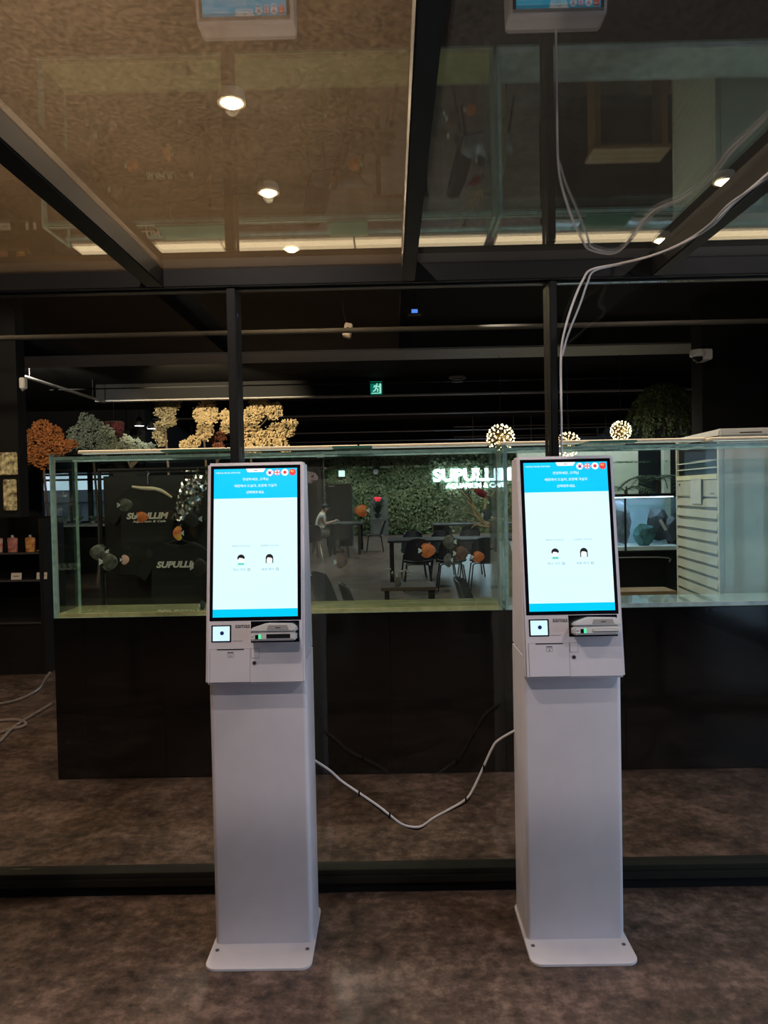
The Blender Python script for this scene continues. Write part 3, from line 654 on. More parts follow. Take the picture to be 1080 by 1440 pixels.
# baby's breath style dry stems in a vase on that table
vs = thing('dried_flowers', 'sprig of tiny white dried flowers on the low table', 'flowers', (P(560, 830, 6.65).x, 6.65, .691))
obj('vase', MB().lathe([(.02, 0), (.03, .02), (.025, .05), (.012, .07)], 12), mat('clear vase', (.15, .15, .14), .1), vs, True)
mb = MB(); mf = MB()
for k in range(14):
    e = Vector((R.uniform(-.09, .12), R.uniform(-.05, .05), R.uniform(.08, .16))); mb.tube([(0, 0, .05), e * .6 + Vector((0, 0, .03)), e], .0015, 4); mf.ball(e, .008, 1)
obj('stem', mb, mat('dry stem', (.2, .17, .1), .7), vs); obj('blossom', mf, mat('dry blossom', (.6, .58, .5), .7), vs)['kind'] = 'stuff'
# table with the seated person
PY = 19.6
pX = P(452, 730, PY).x
table(pX + .30, pX + 1.05, 18.9, 20.6, .76, 'black dining table where a person sits')
chair(ch0, pX - .02, PY, -90 + 180, 'black shell chair with a person sitting on it', 'chairs at the occupied table')
chair(ch1, P(437, 760, 17.6).x, 17.6, 200, 'black shell chair with pale legs near the seated person', 'chairs at the occupied table')
chair(ch0, P(477, 760, 18.3).x, 18.3, 180, 'black shell chair at the head of the occupied table', 'chairs at the occupied table')
chair(ch0, pX + 1.35, 19.7, -90, 'black shell chair opposite the seated person', 'chairs at the occupied table')
# ---- person: skin-modifier body, seated, facing +x, head bowed over the hands
SKIN = mat('skin', (.55, .33, .24), .5, var=.06); TEE = mat('cream shirt', (.74, .70, .58), .8, var=.08); TROU = mat('pale trousers', (.34, .31, .30), .8); HAIR = mat('black hair', (.012, .010, .010), .5); SHOE = mat('dark shoe', (.03, .03, .03), .5)
def skinned(name, verts, edges, radii, m, parent, root=0, sub=2):
    me = bpy.data.meshes.new(name); me.from_pydata(verts, edges, []); o = bpy.data.objects.new('tmp_' + name, me); COL.objects.link(o)
    md = o.modifiers.new('skin', 'SKIN'); md.use_smooth_shade = True
    for i, r in enumerate(radii):
        s = me.skin_vertices[0].data[i]; s.radius = r if isinstance(r, tuple) else (r, r); s.use_root = (i == root)
    o.modifiers.new('sub', 'SUBSURF').levels = sub
    bpy.context.view_layer.update()
    m2 = bpy.data.meshes.new_from_object(o.evaluated_get(bpy.context.evaluated_depsgraph_get())); m2.name = name
    bpy.data.objects.remove(o); m2.materials.clear(); m2.materials.append(m)
    m2.polygons.foreach_set('use_smooth', [True] * len(m2.polygons))
    q = bpy.data.objects.new(name, m2); COL.objects.link(q); q.parent = parent; return q
pe = thing('person', 'person in cream t-shirt sitting at a table, looking down at hands', 'person', (pX, PY, 0))
V = []; E = []; RR = []
def vv(p, r, par=None):
    V.append(p); RR.append(r)
    if par is not None: E.append((par, len(V) - 1))
    return len(V) - 1
pel = vv((-.04, 0, .54), (.14, .11)); wa = vv((-.05, 0, .68), (.13, .10), pel); che = vv((-.02, 0, .86), (.16, .11), wa); shd = vv((.02, 0, .97), (.12, .085), che); nk = vv((.05, 0, 1.04), .05, shd)
hd0 = vv((.09, 0, 1.10), (.068, .075), nk); hd1 = vv((.11, 0, 1.17), (.07, .078), hd0)
for s in (-1, 1):
    sh = vv((.02, s * .17, .955), .058, shd); el = vv((.09, s * .22, .74), .042, sh); wr = vv((.31, s * .09, .80), .028, el); pm = vv((.37, s * .06, .825), (.018, .034), wr)
    for k, (dy, ln) in enumerate(((-.026, .055), (-.009, .066), (.009, .07), (.026, .062))):
        f0 = vv((.405, s * .06 + dy * .9, .832), .0105, pm); f1 = vv((.405 + ln * .5, s * .055 + dy, .828), .0095, f0); vv((.405 + ln * .75, s * .045 + dy, .81), .0085, f1)
    th = vv((.365, s * .06 - s * .034, .842), .011, pm); vv((.395, s * .02, .856), .0095, th)
    hp = vv((.02, s * .10, .52), .085, pel); kn = vv((.40, s * .11, .51), .062, hp); an = vv((.36, s * .11, .10), .04, kn); vv((.40, s * .11, .05), .04, an); vv((.52, s * .12, .035), .034, len(V) - 1)
body = skinned('body', V, E, RR, SKIN, pe)
# face
hc = Vector((.115, 0, 1.145))
mb = MB(); mb.ball((hc.x + .078, 0, hc.z - .015), (.018, .013, .022), 1); obj('nose', mb, SKIN, pe, True)
for s in (-1, 1):
    obj('eye', MB().ball((hc.x + .066, s * .03, hc.z + .008), (.010, .012, .008), 1), HAIR, pe)
    obj('ear', MB().ball((hc.x - .005, s * .078, hc.z - .01), (.02, .008, .03), 2), SKIN, pe, True)
obj('mouth', MB().ball((hc.x + .066, 0, hc.z - .05), (.008, .022, .005), 1), mat('lips', (.4, .16, .13), .5), pe)
mb = MB(); v, f = ICO3
vsel = [(hc.x - .012 + x.x * .094, x.y * .09, hc.z + .028 + x.z * .092) for x in v]
keep = [q for q in f if sum(v[i].x for i in q) / 3 < .45 + .5 * sum(v[i].z for i in q) / 3 and sum(v[i].z for i in q) / 3 > -.55]
mb.add(vsel, keep); obj('hair', mb, HAIR, pe, True)
def limb(name, pts, rs, m): return obj(name, MB().tube(smooth_path(pts, 4), [rs[0] + (rs[1] - rs[0]) * i / (4 * (len(pts) - 1)) for i in range(4 * (len(pts) - 1) + 1)], 12), m, pe, True)
V, E, RR = [], [], []
a = vv((-.04, 0, .56), (.165, .135)); b = vv((-.05, 0, .70), (.15, .125), a); c = vv((-.02, 0, .86), (.178, .13), b); d = vv((.02, 0, .965), (.13, .10), c); vv((.035, 0, 1.0), .065, d)
for s in (-1, 1): e_ = vv((.02, s * .175, .955), .075, d); vv((.055, s * .205, .84), .07, e_)
skinned('shirt', V, E, RR, TEE, pe)
V, E, RR = [], [], []
a = vv((-.04, 0, .54), (.155, .125))
for s in (-1, 1): h_ = vv((.03, s * .10, .52), .10, a); k_ = vv((.40, s * .11, .51), .078, h_); vv((.365, s * .11, .14), .06, k_)
skinned('trousers', V, E, RR, TROU, pe)
for s in (-1, 1): obj('shoe', MB().box((.31, s * .115 - .045, .0), (.57, s * .115 + .045, .085), .03, seg=3), SHOE, pe, True)
ph = tag(obj('phone', MB().box((.405, -.035, .835), (.415, .035, .97), .003, Matrix.Translation((pX, PY, 0)) @ Matrix.Translation((.41, 0, .84)) @ Matrix.Rotation(.5, 4, 'Y') @ Matrix.Translation((-.41, 0, -.84))), BEZEL), 'black phone held by the seated person', 'phone')
# black refrigerator behind the person
fr = thing('black_cabinet', 'tall matt black cabinet behind the seated person', 'cabinet', (P(476.5, 720, 22).x, 22, 0))
hw = 18 / FPX * 22; zt = P(476, 680.5, 22).z
obj('body', MB().box((-hw, .02, 0), (hw, .6, zt), .006), mat('fridge black', (.012, .0115, .0125), .7, spec=.2), fr)
obj('door', MB().box((-hw + .005, 0, .05), (hw - .005, .0195, zt - .01), .004), mat('fridge black', (.03, .03, .03)), fr)
obj('handle', MB().box((hw - .07, -.03, .7), (hw - .04, -.0005, 1.2), .004), BLK, fr)
obj('door_print', MB().box((-hw + .08, -.003, zt - .075), (-hw + .26, -.0005, zt - .045)), mat('print pale', (.4, .4, .4), .5), fr)
# wall to the left of the hedge
obj('wall_hall', MB().box((P(436, 720, 26).x - .6, 26.0, 0), (P(456, 720, 26).x, 26.2, SLAB)), mat('brown grey wall', (.07, .06, .05), .8, scale=3)).update_tag(); bpy.data.objects['wall_hall']['kind'] = 'structure'
# pedestal with bouquet
pd = thing('pedestal', 'grey square pedestal standing before the hedge', 'pedestal', (P(531.5, 740, 26.3).x, 26.3, 0))
obj('shaft', MB().box((-.16, -.16, .03), (.16, .16, .60), .01), mat('grey pedestal', (.33, .33, .32), .6), pd); obj('foot', MB().box((-.19, -.19, 0), (.19, .19, .0295), .005), mat('grey pedestal', (.3, .3, .3)), pd); obj('cap', MB().box((-.18, -.18, .6005), (.18, .18, .63), .005), mat('grey pedestal', (.3, .3, .3)), pd)
bq = thing('bouquet', 'potted leafy bouquet with a glowing red flower on pedestal', 'plant', (pd.location.x, 26.3, .631))
obj('pot', MB().lathe([(.08, 0), (.11, .12), (.12, .16), (.10, .16)], 14), mat('dark pot', (.05, .05, .05), .5), bq, True)
mb = MB()
for k in range(60):
    a = R.uniform(0, 6.28); rr = R.uniform(.05, .26); e = Vector((math.cos(a) * rr, math.sin(a) * rr, R.uniform(.25, .7))); mb.tube([(0, 0, .14), e * .6 + Vector((0, 0, .1)), e], .006, 4)
    for q in range(4):
        u = Vector((R.uniform(-1, 1), R.uniform(-1, 1), R.uniform(-.3, 1))).normalized() * .06; v_ = u.cross(Vector((R.random(), R.random(), 1))).normalized() * .02; c = e - e * .12 * q; mb.add([c, c + u * .5 + v_, c + u, c + u * .5 - v_], [[0, 1, 2, 3]])
obj('foliage', mb, LEAFB, bq)['kind'] = 'stuff'
mb = MB()
for k in range(9): mb.ball((R.uniform(-.07, .09), -.2 + R.uniform(-.04, .04), .68 + R.uniform(-.05, .05)), .05, 1)
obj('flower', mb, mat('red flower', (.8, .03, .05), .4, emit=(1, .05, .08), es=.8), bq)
gp = obj('glass_screen', MB().box((P(521, 725, 26.9).x, 26.9, 0), (P(546, 725, 26.9).x, 26.93, P(533, 699, 26.9).z), .004), mat('grey screen', (.17, .18, .16), .4)); tag(gp, 'grey upright panel behind the bouquet on the hedge', 'panel')
for px_, py_, r_, lab in ((480.5, 666, .11, 'small square white wall lamp on the hedge'), ):
    p = P(px_, py_, 27.3); t = thing('wall_lamp', lab, 'lamp', p)
    obj('diffuser', MB().box((-r_, -.03, -r_), (r_, .03, r_), .01), emat('lamp mint', (.75, 1, .92), 1.3), t); obj('frame', MB().box((-r_ - .02, .031, -r_ - .02), (r_ + .02, .1, r_ + .02)), BLK, t)
p = P(528.5, 663.5, 27.3); t = thing('wall_clock', 'small round pale clock on the hedge', 'clock', p)
obj('dial', MB().lathe([(.085, 0), (.085, .02)], 20, Matrix.Rotation(math.pi / 2, 4, 'X')), mat('clock dial', (.6, .62, .55), .5), t); obj('rim', MB().lathe([(.085, -.06), (.105, -.05), (.105, .0), (.086, -.0005)], 20, Matrix.Rotation(math.pi / 2, 4, 'X')), SEAM, t)
obj('hand', MB().box((-.004, -.024, 0), (.004, -.0205, .06)), BLK, t); obj('hand', MB().box((0, -.024, -.004), (.045, -.0205, .004)), BLK, t)

# ---------------------------------------------------------------- bare driftwood branch behind the aquarium joint
WOODP = mat('pale driftwood', (.58, .42, .24), .6, col2=(.40, .28, .15), scale=30)
dw = thing('driftwood', 'bare pale branching driftwood standing behind the aquarium joint', 'driftwood', (P(712, 760, 4.95).x, 4.95, 0))
DL = dw.location
def dp(x, y, dy=0): return P(x, y, 4.95 + dy) - DL
trunk = [Vector((0, 0, .25)), dp(716, 800), dp(706, 750), dp(686, 738)]
obj('trunk', MB().tube(smooth_path(trunk, 5), [.035 - .022 * i / 15 for i in range(16)], 10), WOODP, dw, True)
for br, r0 in (([(686, 738), (672, 722), (664, 708), (652, 694), (644, 687), (632, 695)], .011), ([(686, 738), (676, 728), (668, 716), (656, 704)], .009), ([(690, 742), (676, 733), (666, 718), (662, 700), (660, 692)], .008), ([(680, 731), (668, 725), (656, 720)], .006),
               ([(688, 741), (676, 739), (664, 733), (655, 731)], .008), ([(678, 739), (668, 738), (663, 743)], .007), ([(684, 735), (682, 715), (681, 700), (670, 691), (655, 688)], .008), ([(676, 734), (678, 726), (675, 722)], .006), ([(690, 736), (700, 720), (706, 700), (716, 690)], .010), ([(700, 720), (712, 716), (722, 705)], .008)):
    pts = smooth_path([dp(x, y, R.uniform(-.04, .04)) for x, y in br], 4)
    obj('branch', MB().tube(pts, [r0 * (1 - .75 * i / (len(pts) - 1)) for i in range(len(pts))], 7), WOODP, dw, True)
obj('pot', MB().lathe([(.12, 0), (.16, .28), (.17, .30), (.15, .30), (.14, .26), (.02, .26)], 20), BLKM, dw, True)
# curled dark vine above it
vn = dw
for (cx, cy, a0, n_, r0) in ((655, 690, 0, 1.6, 8), (668, 672, 2, 1.8, 9), (678, 662, 4, 1.5, 7), (662, 660, 1, 1.4, 6), (676, 684, 3, 1.7, 7)):
    pts = []
    for k in range(22):
        a = a0 + k / 21 * 2 * math.pi * n_; rr = r0 * (1 - .7 * k / 21); pts.append(P(cx + rr * math.cos(a), cy + rr * math.sin(a), 4.95 + .002 * k) - vn.location)
    obj('curl', MB().tube(pts, .0028, 5), BLKM, vn, True)
pts = [P(x, y, 4.95) - vn.location for x, y in ((664, 662), (674, 672), (668, 684), (658, 690), (664, 706))]
obj('vine_stem', MB().tube(smooth_path(pts, 6), .003, 6), BLKM, vn, True)

# ================================================================ LEFT SIDE: RACK, SHIRTS, BLOSSOM TREES
# blossom trees: crowns are clumps laid out around given centres
def blossom_tree(name, lab, Y, blobs, m, n_per, lump, base_px, trunk_m, seed=1, group=None, tr=.03):
    rr = random.Random(seed); root = P(base_px, 640, Y); t = thing(name, lab, 'tree', (root.x, Y, 0), 0, group); o = t.location
    mb = MB(); cs = []
    for (x, y, r) in blobs:
        c = P(x, y, Y) - o; rad = r / FPX * Y; cs.append((c, rad))
        for k in range(int(4.6 * n_per * (r / 10) ** 2)):
            d = Vector((rr.gauss(0, 1), rr.gauss(0, 1), rr.gauss(0, 1))).normalized() * rad * rr.choice((rr.uniform(.6, 1.05), rr.uniform(.85, 1.05), rr.uniform(.9, 1.28)))
            mb.ball(c + d, lump * rr.uniform(.35, .85), 1, .35)
    cr = obj('blossom', mb, m, t); cr['kind'] = 'stuff'
    pts = [Vector((0, 0, 0)), Vector((.05, .02, .8)), Vector((-.03, 0, cs[0][0].z - .4)), cs[0][0]]
    obj('trunk', MB().tube(smooth_path(pts, 5), [tr * (1 - .6 * i / 15) for i in range(16)], 8), trunk_m, t, True)
    for c, rad in cs[1:]: obj('branch', MB().tube(smooth_path([pts[2], (pts[2] + c) / 2 + Vector((.05, 0, .05)), c], 4), [tr * .5 * (1 - .5 * i / 8) for i in range(9)], 6), trunk_m, t, True)
    return t
BARK = mat('bark', (.10, .07, .05), .8, scale=20)
TY = 12.6
blossom_tree('blossom_tree', 'bushy orange artificial tree beside the display rack', TY, [(60, 603, 12), (75, 612, 12), (52, 622, 17), (75, 628, 16), (90, 628, 9), (45, 640, 12), (62, 643, 14), (102, 625, 6)], mat('orange blossom', (.42, .135, .025), .7, col2=(.22, .07, .015), scale=20), 55, .026, 62, BARK, 3)
blossom_tree('blossom_tree', 'bushy sage green artificial tree beside the orange one', TY + .75, [(121, 592, 10), (133, 605, 14), (112, 612, 14), (148, 612, 12), (128, 625, 16), (105, 622, 12), (155, 622, 10), (145, 632, 9)], mat('sage blossom', (.30, .34, .25), .7, col2=(.16, .19, .14), scale=20), 55, .024, 132, BARK, 4)
CREAM = mat('cream blossom', (.78, .62, .36), .7, col2=(.55, .42, .22), scale=20)
OLIVE = mat('olive blossom', (.36, .31, .18), .7, col2=(.2, .17, .1), scale=20)
g = 'cream blossom trees'
blossom_tree('blossom_tree', 'narrow olive cream blossom tree next to the sage tree', TY + .1, [(237, 560, 17), (232, 577, 13), (238, 590, 9), (226, 600, 8), (222, 612, 7), (228, 622, 6), (242, 594, 5)], OLIVE, 60, .022, 236, BARK, 5, g)
blossom_tree('blossom_tree', 'slim bright cream blossom tree between olive tree and post', TY + .2, [(291, 575, 12), (283, 583, 11), (298, 585, 9), (288, 597, 10), (286, 610, 9), (272, 622, 9), (260, 627, 7), (295, 607, 6)], CREAM, 60, .022, 290, BARK, 6, g)
blossom_tree('blossom_tree', 'spreading bright cream blossom tree crossing the dark post', TY + .15, [(318, 585, 8), (321, 600, 9), (365, 572, 13), (355, 585, 12), (385, 577, 11), (350, 605, 14), (372, 617, 13), (390, 608, 12), (403, 603, 11), (412, 597, 6), (360, 628, 11), (395, 625, 9), (345, 632, 9), (402, 632, 7)], CREAM, 60, .024, 352, BARK, 7, g)
blossom_tree('low_blossom', 'low pale mint blossom clump under the wisteria', TY + 1.45, [(160, 628, 8), (178, 622, 9), (190, 626, 9), (200, 630, 7), (212, 630, 7)], mat('mint blossom', (.50, .55, .42), .7), 60, .022, 186, BARK, 8)
blossom_tree('low_blossom', 'low rust coloured shrub behind the cream blossom', TY + .7, [(305, 620, 8), (312, 612, 7), (308, 632, 8)], mat('rust blossom', (.28, .10, .05), .7), 60, .022, 307, BARK, 9)
blossom_tree('blossom_tree', 'pink blossom spray at the hall corner', 21.5, [(433, 667, 4), (440, 670, 5), (436, 675, 4), (444, 672, 3)], mat('pink blossom', (.72, .50, .55), .7), 120, .022, 428, BARK, 10)
# hanging wisteria: dark red strands
wi = thing('wisteria', 'dark red hanging wisteria strands behind the sage tree', 'plant', P(160, 594, TY + 1.6))
mb = MB(); wr_ = random.Random(2)
for k in range(34):
    x = wr_.uniform(-.16, .16); y = wr_.uniform(-.1, .1); L_ = wr_.uniform(.14, .36)
    for q in range(14): mb.ball((x + wr_.uniform(-.012, .012), y, -L_ * q / 13), .010 * (1.4 - q / 14), 1)
obj('strands', mb, mat('wisteria', (.20, .05, .055), .7, col2=(.1, .02, .03)), wi)['kind'] = 'stuff'
obj('hanger', MB().tube([(0, 0, 0), (0, 0, SLAB - wi.location.z)], .006, 6), BLK, wi)
obj('ring', MB().tube([(.16 * math.cos(a * .5236), .1 * math.sin(a * .5236), .01) for a in range(13)], .012, 6), BARK, wi)
# added hidden spotlights on blossoms, tank and air conditioner; lamps behind the trees
def spot_lamp(loc, aim, e, col, lab):
    t = thing('added_spotlight', lab, 'lamp', loc, 0, 'added black ceiling spotlights'); d = (Vector(aim) - Vector(loc)).normalized()
    q = d.to_track_quat('-Z', 'Y').to_matrix().to_4x4()
    obj('can', MB().lathe([(.03, .09), (.05, .08), (.05, -.06), (.042, -.06), (.04, -.02), (.01, -.01)], 16, q), BLK, t, True)
    obj('bulb', MB().lathe([(.005, -.03), (.035, -.026), (.035, -.015)], 12, q), emat('warm bulb', (1, .7, .4)), t)
    obj('stem', MB().tube([(0, 0, .03), (0, 0, SLAB - loc[2])], .008, 6), BLK, t)
    light('lamp_light', 'SPOT', d * .07, e, col, t, .03, d, math.radians(60), .5)
spot_lamp((.5, 5.75, 3.13), (2.1, 5.2, 1.1), 150, (1, .93, .82), 'black added spotlight aimed at the air conditioner')
spot_lamp((-.9, 5.72, 3.13), (-.6, 4.3, 1.2), 60, (1, .97, .9), 'black added spotlight aimed down at the discus aquarium')
spot_lamp((-2.6, 8.93, 3.13), (-2.7, 12.6, 2.4), 900, (1, .80, .52), 'black added spotlight aimed at the cream blossom trees')
spot_lamp((-4.3, 8.93, 3.13), (-5.3, 12.6, 2.3), 430, (1, .90, .75), 'black added spotlight aimed at the orange and sage trees')
for px_, py_ in ((196, 599), (214, 603)):
    p = P(px_, py_, 14.2); pendant((p.x, 14.2, p.z), 6, (.8, .9, 1), 'small white-lit pendant lamp behind the blossom trees', r=.10, group='lamps behind the trees')
light_b = P(205, 612, 14.9)

# display rack
RX0, RX1, RY = P(-40, 860, 6.6).x, P(66, 860, 6.6).x, 6.55
rk = thing('display_rack', 'black display rack holding snack pouches and price cards', 'shelf', ((RX0 + RX1) / 2, RY, 0)); rc = rk.location
zs = [P(40, 868, RY).z - .04, P(40, 815, RY).z, P(40, 776.5, RY).z]
obj('back_board', MB().box((RX0 - rc.x, .40, 0), (RX1 - rc.x, .44, 1.35)), BLKM, rk)
for x in (RX0, RX1 - .03): obj('upright', MB().box((x - rc.x, 0, 0), (x + .03 - rc.x, .399, 1.34)), BLKM, rk)
obj('plinth', MB().box((RX0 + .031 - rc.x, .01, 0), (RX1 - .031 - rc.x, .39, zs[0] - .02)), mat('plinth', (.008, .008, .009), .4), rk)
for z in zs: 
    s_ = obj('shelf_board', MB().box((RX0 + .031 - rc.x, .0, z - .018), (RX1 - .031 - rc.x, .398, z), .002), mat('shelf glass', (.03, .03, .035), .15), rk)
    obj('shelf_edge', MB().box((RX0 + .031 - rc.x, -.004, z - .017), (RX1 - .031 - rc.x, -.0005, z - .002)), mat('edge grey', (.06, .06, .07), .3), s_)
def pouch(px_, c1, c2, lab):
    p = P(px_, 776, RY + .06); t = thing('snack_pouch', lab, 'pouch', (p.x, RY + .06, zs[2] + .0005), 0, 'spouted pouches on the rack')
    V = []; F = []; n = 14
    for i, (z, w, d) in enumerate(((0, .040, .028), (.02, .041, .026), (.06, .043, .020), (.10, .046, .012), (.118, .046, .005), (.125, .020, .004))):
        V += [(w * math.cos(2 * math.pi * k / n) * (1.0), d * math.sin(2 * math.pi * k / n), z) for k in range(n)]
    for i in range(5):
        for k in range(n): F.append([i * n + k, i * n + (k + 1) % n, (i + 1) * n + (k + 1) % n, (i + 1) * n + k])
    F += [list(range(n))[::-1], [5 * n + k for k in range(n)]]
    mb = MB(); mb.add(V, F); obj('bag', mb, mat('pouch ' + lab, c1, .25, col2=c2, scale=26), t, True)
    obj('cap', MB().lathe([(.010, .125), (.010, .143), (.007, .146)], 10), WPLAST, t, True)
    obj('label', MB().box((-.022, -.030, .03), (.022, -.0265, .06)), mat('pouch label' + lab, c2, .4), t)
pouch(18, (.34, .14, .20), (.60, .25, .18), 'purple and red spouted pouch on the rack')
pouch(43, (.50, .14, .06), (.75, .42, .12), 'orange and red spouted pouch on the rack')
pouch(-3, (.50, .06, .05), (.6, .5, .45), 'red spouted pouch at the end of the rack')
for px_, lab in ((21, 'white price card in front of the bare shelf'), (57, 'white price card at the rack upright')):
    p = P(px_, 810, RY - .01); t = thing('price_card', lab, 'card', (p.x, RY + .01, zs[1] + .0005), 0, 'price cards')
    obj('card', MB().box((-.045, 0, 0), (.045, .002, .058), 0, Matrix.Rotation(-.15, 4, 'X')), mat('card white', (.62, .58, .54), .6), t)
    obj('print', MB().box((-.025, -.0014, .026), (.025, -.0002, .032), 0, Matrix.Rotation(-.15, 4, 'X')), DGREY, t)
p = P(52, 777, RY - .02); t = thing('shell_dish', 'small tan dish at the front of the pouch shelf', 'dish', (p.x, RY + .03, zs[2] + .0005))
obj('bowl', MB().lathe([(.012, 0), (.028, .008), (.030, .014), (.026, .014), (.01, .006)], 14), mat('tan dish', (.5, .36, .2), .5), t, True)
# post with two plaques
pp = obj('wall_post', MB().box((P(-30, 700, 6.4).x, 6.38, 1.36), (P(27, 600, 6.4).x, 6.53, SLAB)), WALLK); pp['kind'] = 'structure'
for cx, cy, w_, h_, lab in ((11, 652, 26, 32, 'square marble plaque with dark veins, upper one on the post'), (13.5, 696, 19, 44, 'tall narrow marble plaque, lower one on the post')):
    p = P(cx, cy, 6.36); t = thing('marble_plaque', lab, 'plaque', (p.x, 6.376, p.z), 0, 'plaques on the post')
    a, b = w_ / FPX * 6.36 / 2, h_ / FPX * 6.36 / 2
    m_ = mat('veined marble', (.85, .77, .45), .35, col2=(.12, .09, .05), scale=30); obj('slab', MB().box((-a, -.016, -b), (a, 0, b), .006), m_, t)
    obj('hook', MB().lathe([(.008, -.003), (.008, .012)], 10, Matrix.Translation((0, -.017, b - .012)) @ Matrix.Rotation(math.pi / 2, 4, 'X')), WPLAST, t)
p = P(30, 536, 6.3); t = thing('wall_sensor', 'small white sensor box high on the dark post', 'sensor', (P(27, 536, 6.4).x + .001, 6.42, p.z))
obj('case', MB().box((0, -.03, -.045), (.045, .03, .045), .006), WPLAST, t); obj('lens', MB().ball((.022, -.012, -.052), (.014, .014, .018), 2), mat('lens', (.25, .25, .25), .2), t, True)
# conduit running into the depth
zc = 2.99
cd = obj('conduit', MB().tube([(-4.39, 7.0, zc), (-4.39, 11.85, zc)], .022, 8), mat('conduit grey', (.32, .32, .31), .35, .5), None, True); tag(cd, 'grey metal conduit running under the hall ceiling', 'conduit')
for y in (7.4, 9.4, 11.4): obj('hanger', MB().tube([(-4.39, y, zc + .021), (-4.39, y, SLAB)], .006, 6), BLK, cd)
# shirts on hangers, on a black garment rail
SHIRT = mat('black cotton', (.016, .016, .017), .85, bump=.2, scale=60)
PRT = mat('white print', (.80, .77, .70), .6, var=.05)
def shirt(cx, cy, s, Y, lab, rot, l1, l2, tx, ty, tw, trim):
    p = P(cx, cy, Y); t = thing('hanging_shirt', lab, 'shirt', p, math.radians(rot), 'black shirts on display')
    half = [(0, -.02), (.07, -.005), (.10, .012), (.17, -.015), (.25, -.075), (.36, -.24), (.27, -.30), (.215, -.22), (.225, -.45), (.23, -.70), (0, -.71)]
    pts = [(x * s, z * s) for x, z in half] + [(-x * s, z * s) for x, z in half[-2:0:-1]]
    mb = MB(); mb.prism(pts, -.02, .02, 'y', .006)
    for v in mb.v: v.y += (-.05 if v.y < 0 else .02) * max(0, 1 - (v.x / (.3 * s)) ** 2) * (1 + .25 * math.sin(v.x * 40))
    obj('fabric', mb, SHIRT, t, True)
    if trim:
        pts = smooth_path([(-.11, -.05, .008), (-.02, -.062, -.006), (.06, -.062, -.012), (.13, -.055, -.03), (.21, -.04, -.085)], 5)
        obj('collar_trim', MB().tube([(x * s, y, z * s + .012) for x, y, z in pts], [.008 + .006 * math.sin(math.pi * i / 20) for i in range(21)], 8), mat('cream trim', (.66, .58, .44), .8), t, True)
    M = frame((tx * s, -.080, ty * s), (1, 0, 0), (0, 0, 1))
    text('print', l1, PRT, t, M, w=tw, h=tw * .155, shear=.25, bold=.045)
    text('print', l2, PRT, t, M @ Matrix.Translation((.01, -tw * .14, 0)), w=tw * .8, h=tw * .07, shear=.25, bold=.02)
    obj('hanger', MB().tube([(-.2 * s, .0, -.05 * s), (0, 0, .03), (.2 * s, 0, -.05 * s)], .006, 6), BLK, t)
    obj('hook', MB().tube([(0, 0, .03), (0, 0, .10), (.012, .02, .125), (0, .04, .112)], .003, 6), mat('hook steel', (.4, .4, .4), .3, 1), t, True)
shirt(208, 688, .85, 5.35, 'black shirt with pale collar trim, upper of the two', 0, 'SUPULLIM', 'Aquarium & Cafe', .02, -.215, .29, True)
shirt(252, 764, .85, 5.20, 'black shirt with bold white lettering, lower of the two', 0, 'SUPULLIM', 'AQUARIUM & CAFE', .012, -.16, .29, False)
gz = P(215, 660, 5.4).z
gr_ = thing('garment_rail', 'black garment stand behind the shirts', 'stand', (P(226, 800, 5.47).x, 5.47, 0))
for x in (-.42, .42): obj('post', MB().tube([(x, 0, .02), (x, 0, 1.70)], .014, 8), BLK, gr_, True)
obj('board', MB().box((-.40, .02, .45), (.40, .04, 1.66)), mat('board', (.018, .018, .02), .5), gr_)
obj('top_bar', MB().tube([(-.43, 0, 1.70), (.43, 0, 1.70)], .014, 8), BLK, gr_, True)
for x in (-.42, .42): obj('foot', MB().box((x - .03, -.25, 0), (x + .03, .25, .03), .004), BLK, gr_)
for c, z in ((P(208, 688, 5.35), .125), (P(252, 764, 5.2), .125)):
    obj('peg', MB().tube([(c.x - gr_.location.x, .02, c.z + .112), (c.x - gr_.location.x, c.y + .03 - 5.47, c.z + .112)], .004, 6), BLK, gr_)
# crumpled foil bag beside the shirts
fb_ = thing('foil_bag', 'crumpled silver foil bag hanging beside the upper shirt', 'bag', P(277, 668, 5.15))
V = []; F = []; nu, nv = 10, 14
for i in range(nu + 1):
    for j in range(nv + 1):
        u, v = i / nu, j / nv; V.append(Vector(((u - .5) * .17 - .10 * v, .045 * math.sin(math.pi * u) * -1 + R.uniform(-.016, .016), -.30 * v + R.uniform(-.006, .006))))
for i in range(nu):
    for j in range(nv): q = i * (nv + 1) + j; F.append([q, q + nv + 1, q + nv + 2, q + 1])
n0 = len(V); V += [Vector((p.x, .03 - p.y * .6, p.z)) for p in V]; F += [[k + n0 for k in q[::-1]] for q in F]
mb = MB(); mb.add(V, F); obj('foil', mb, mat('silver foil', (.75, .76, .78), .18, 1.0), fb_)
obj('hook', MB().tube([(0, 0, -.01), (0, .02, .05), (0, .24, .05)], .004, 6), BLK, fb_)
# dark post behind the aquarium at the shirts
dpst = obj('wall_post.001', MB().box((P(160, 700, 5.7).x, 5.7, 0), (P(193, 700, 5.7).x, 5.95, 1.70)), mat('post black', (.02, .02, .021), .6)); dpst['kind'] = 'structure'
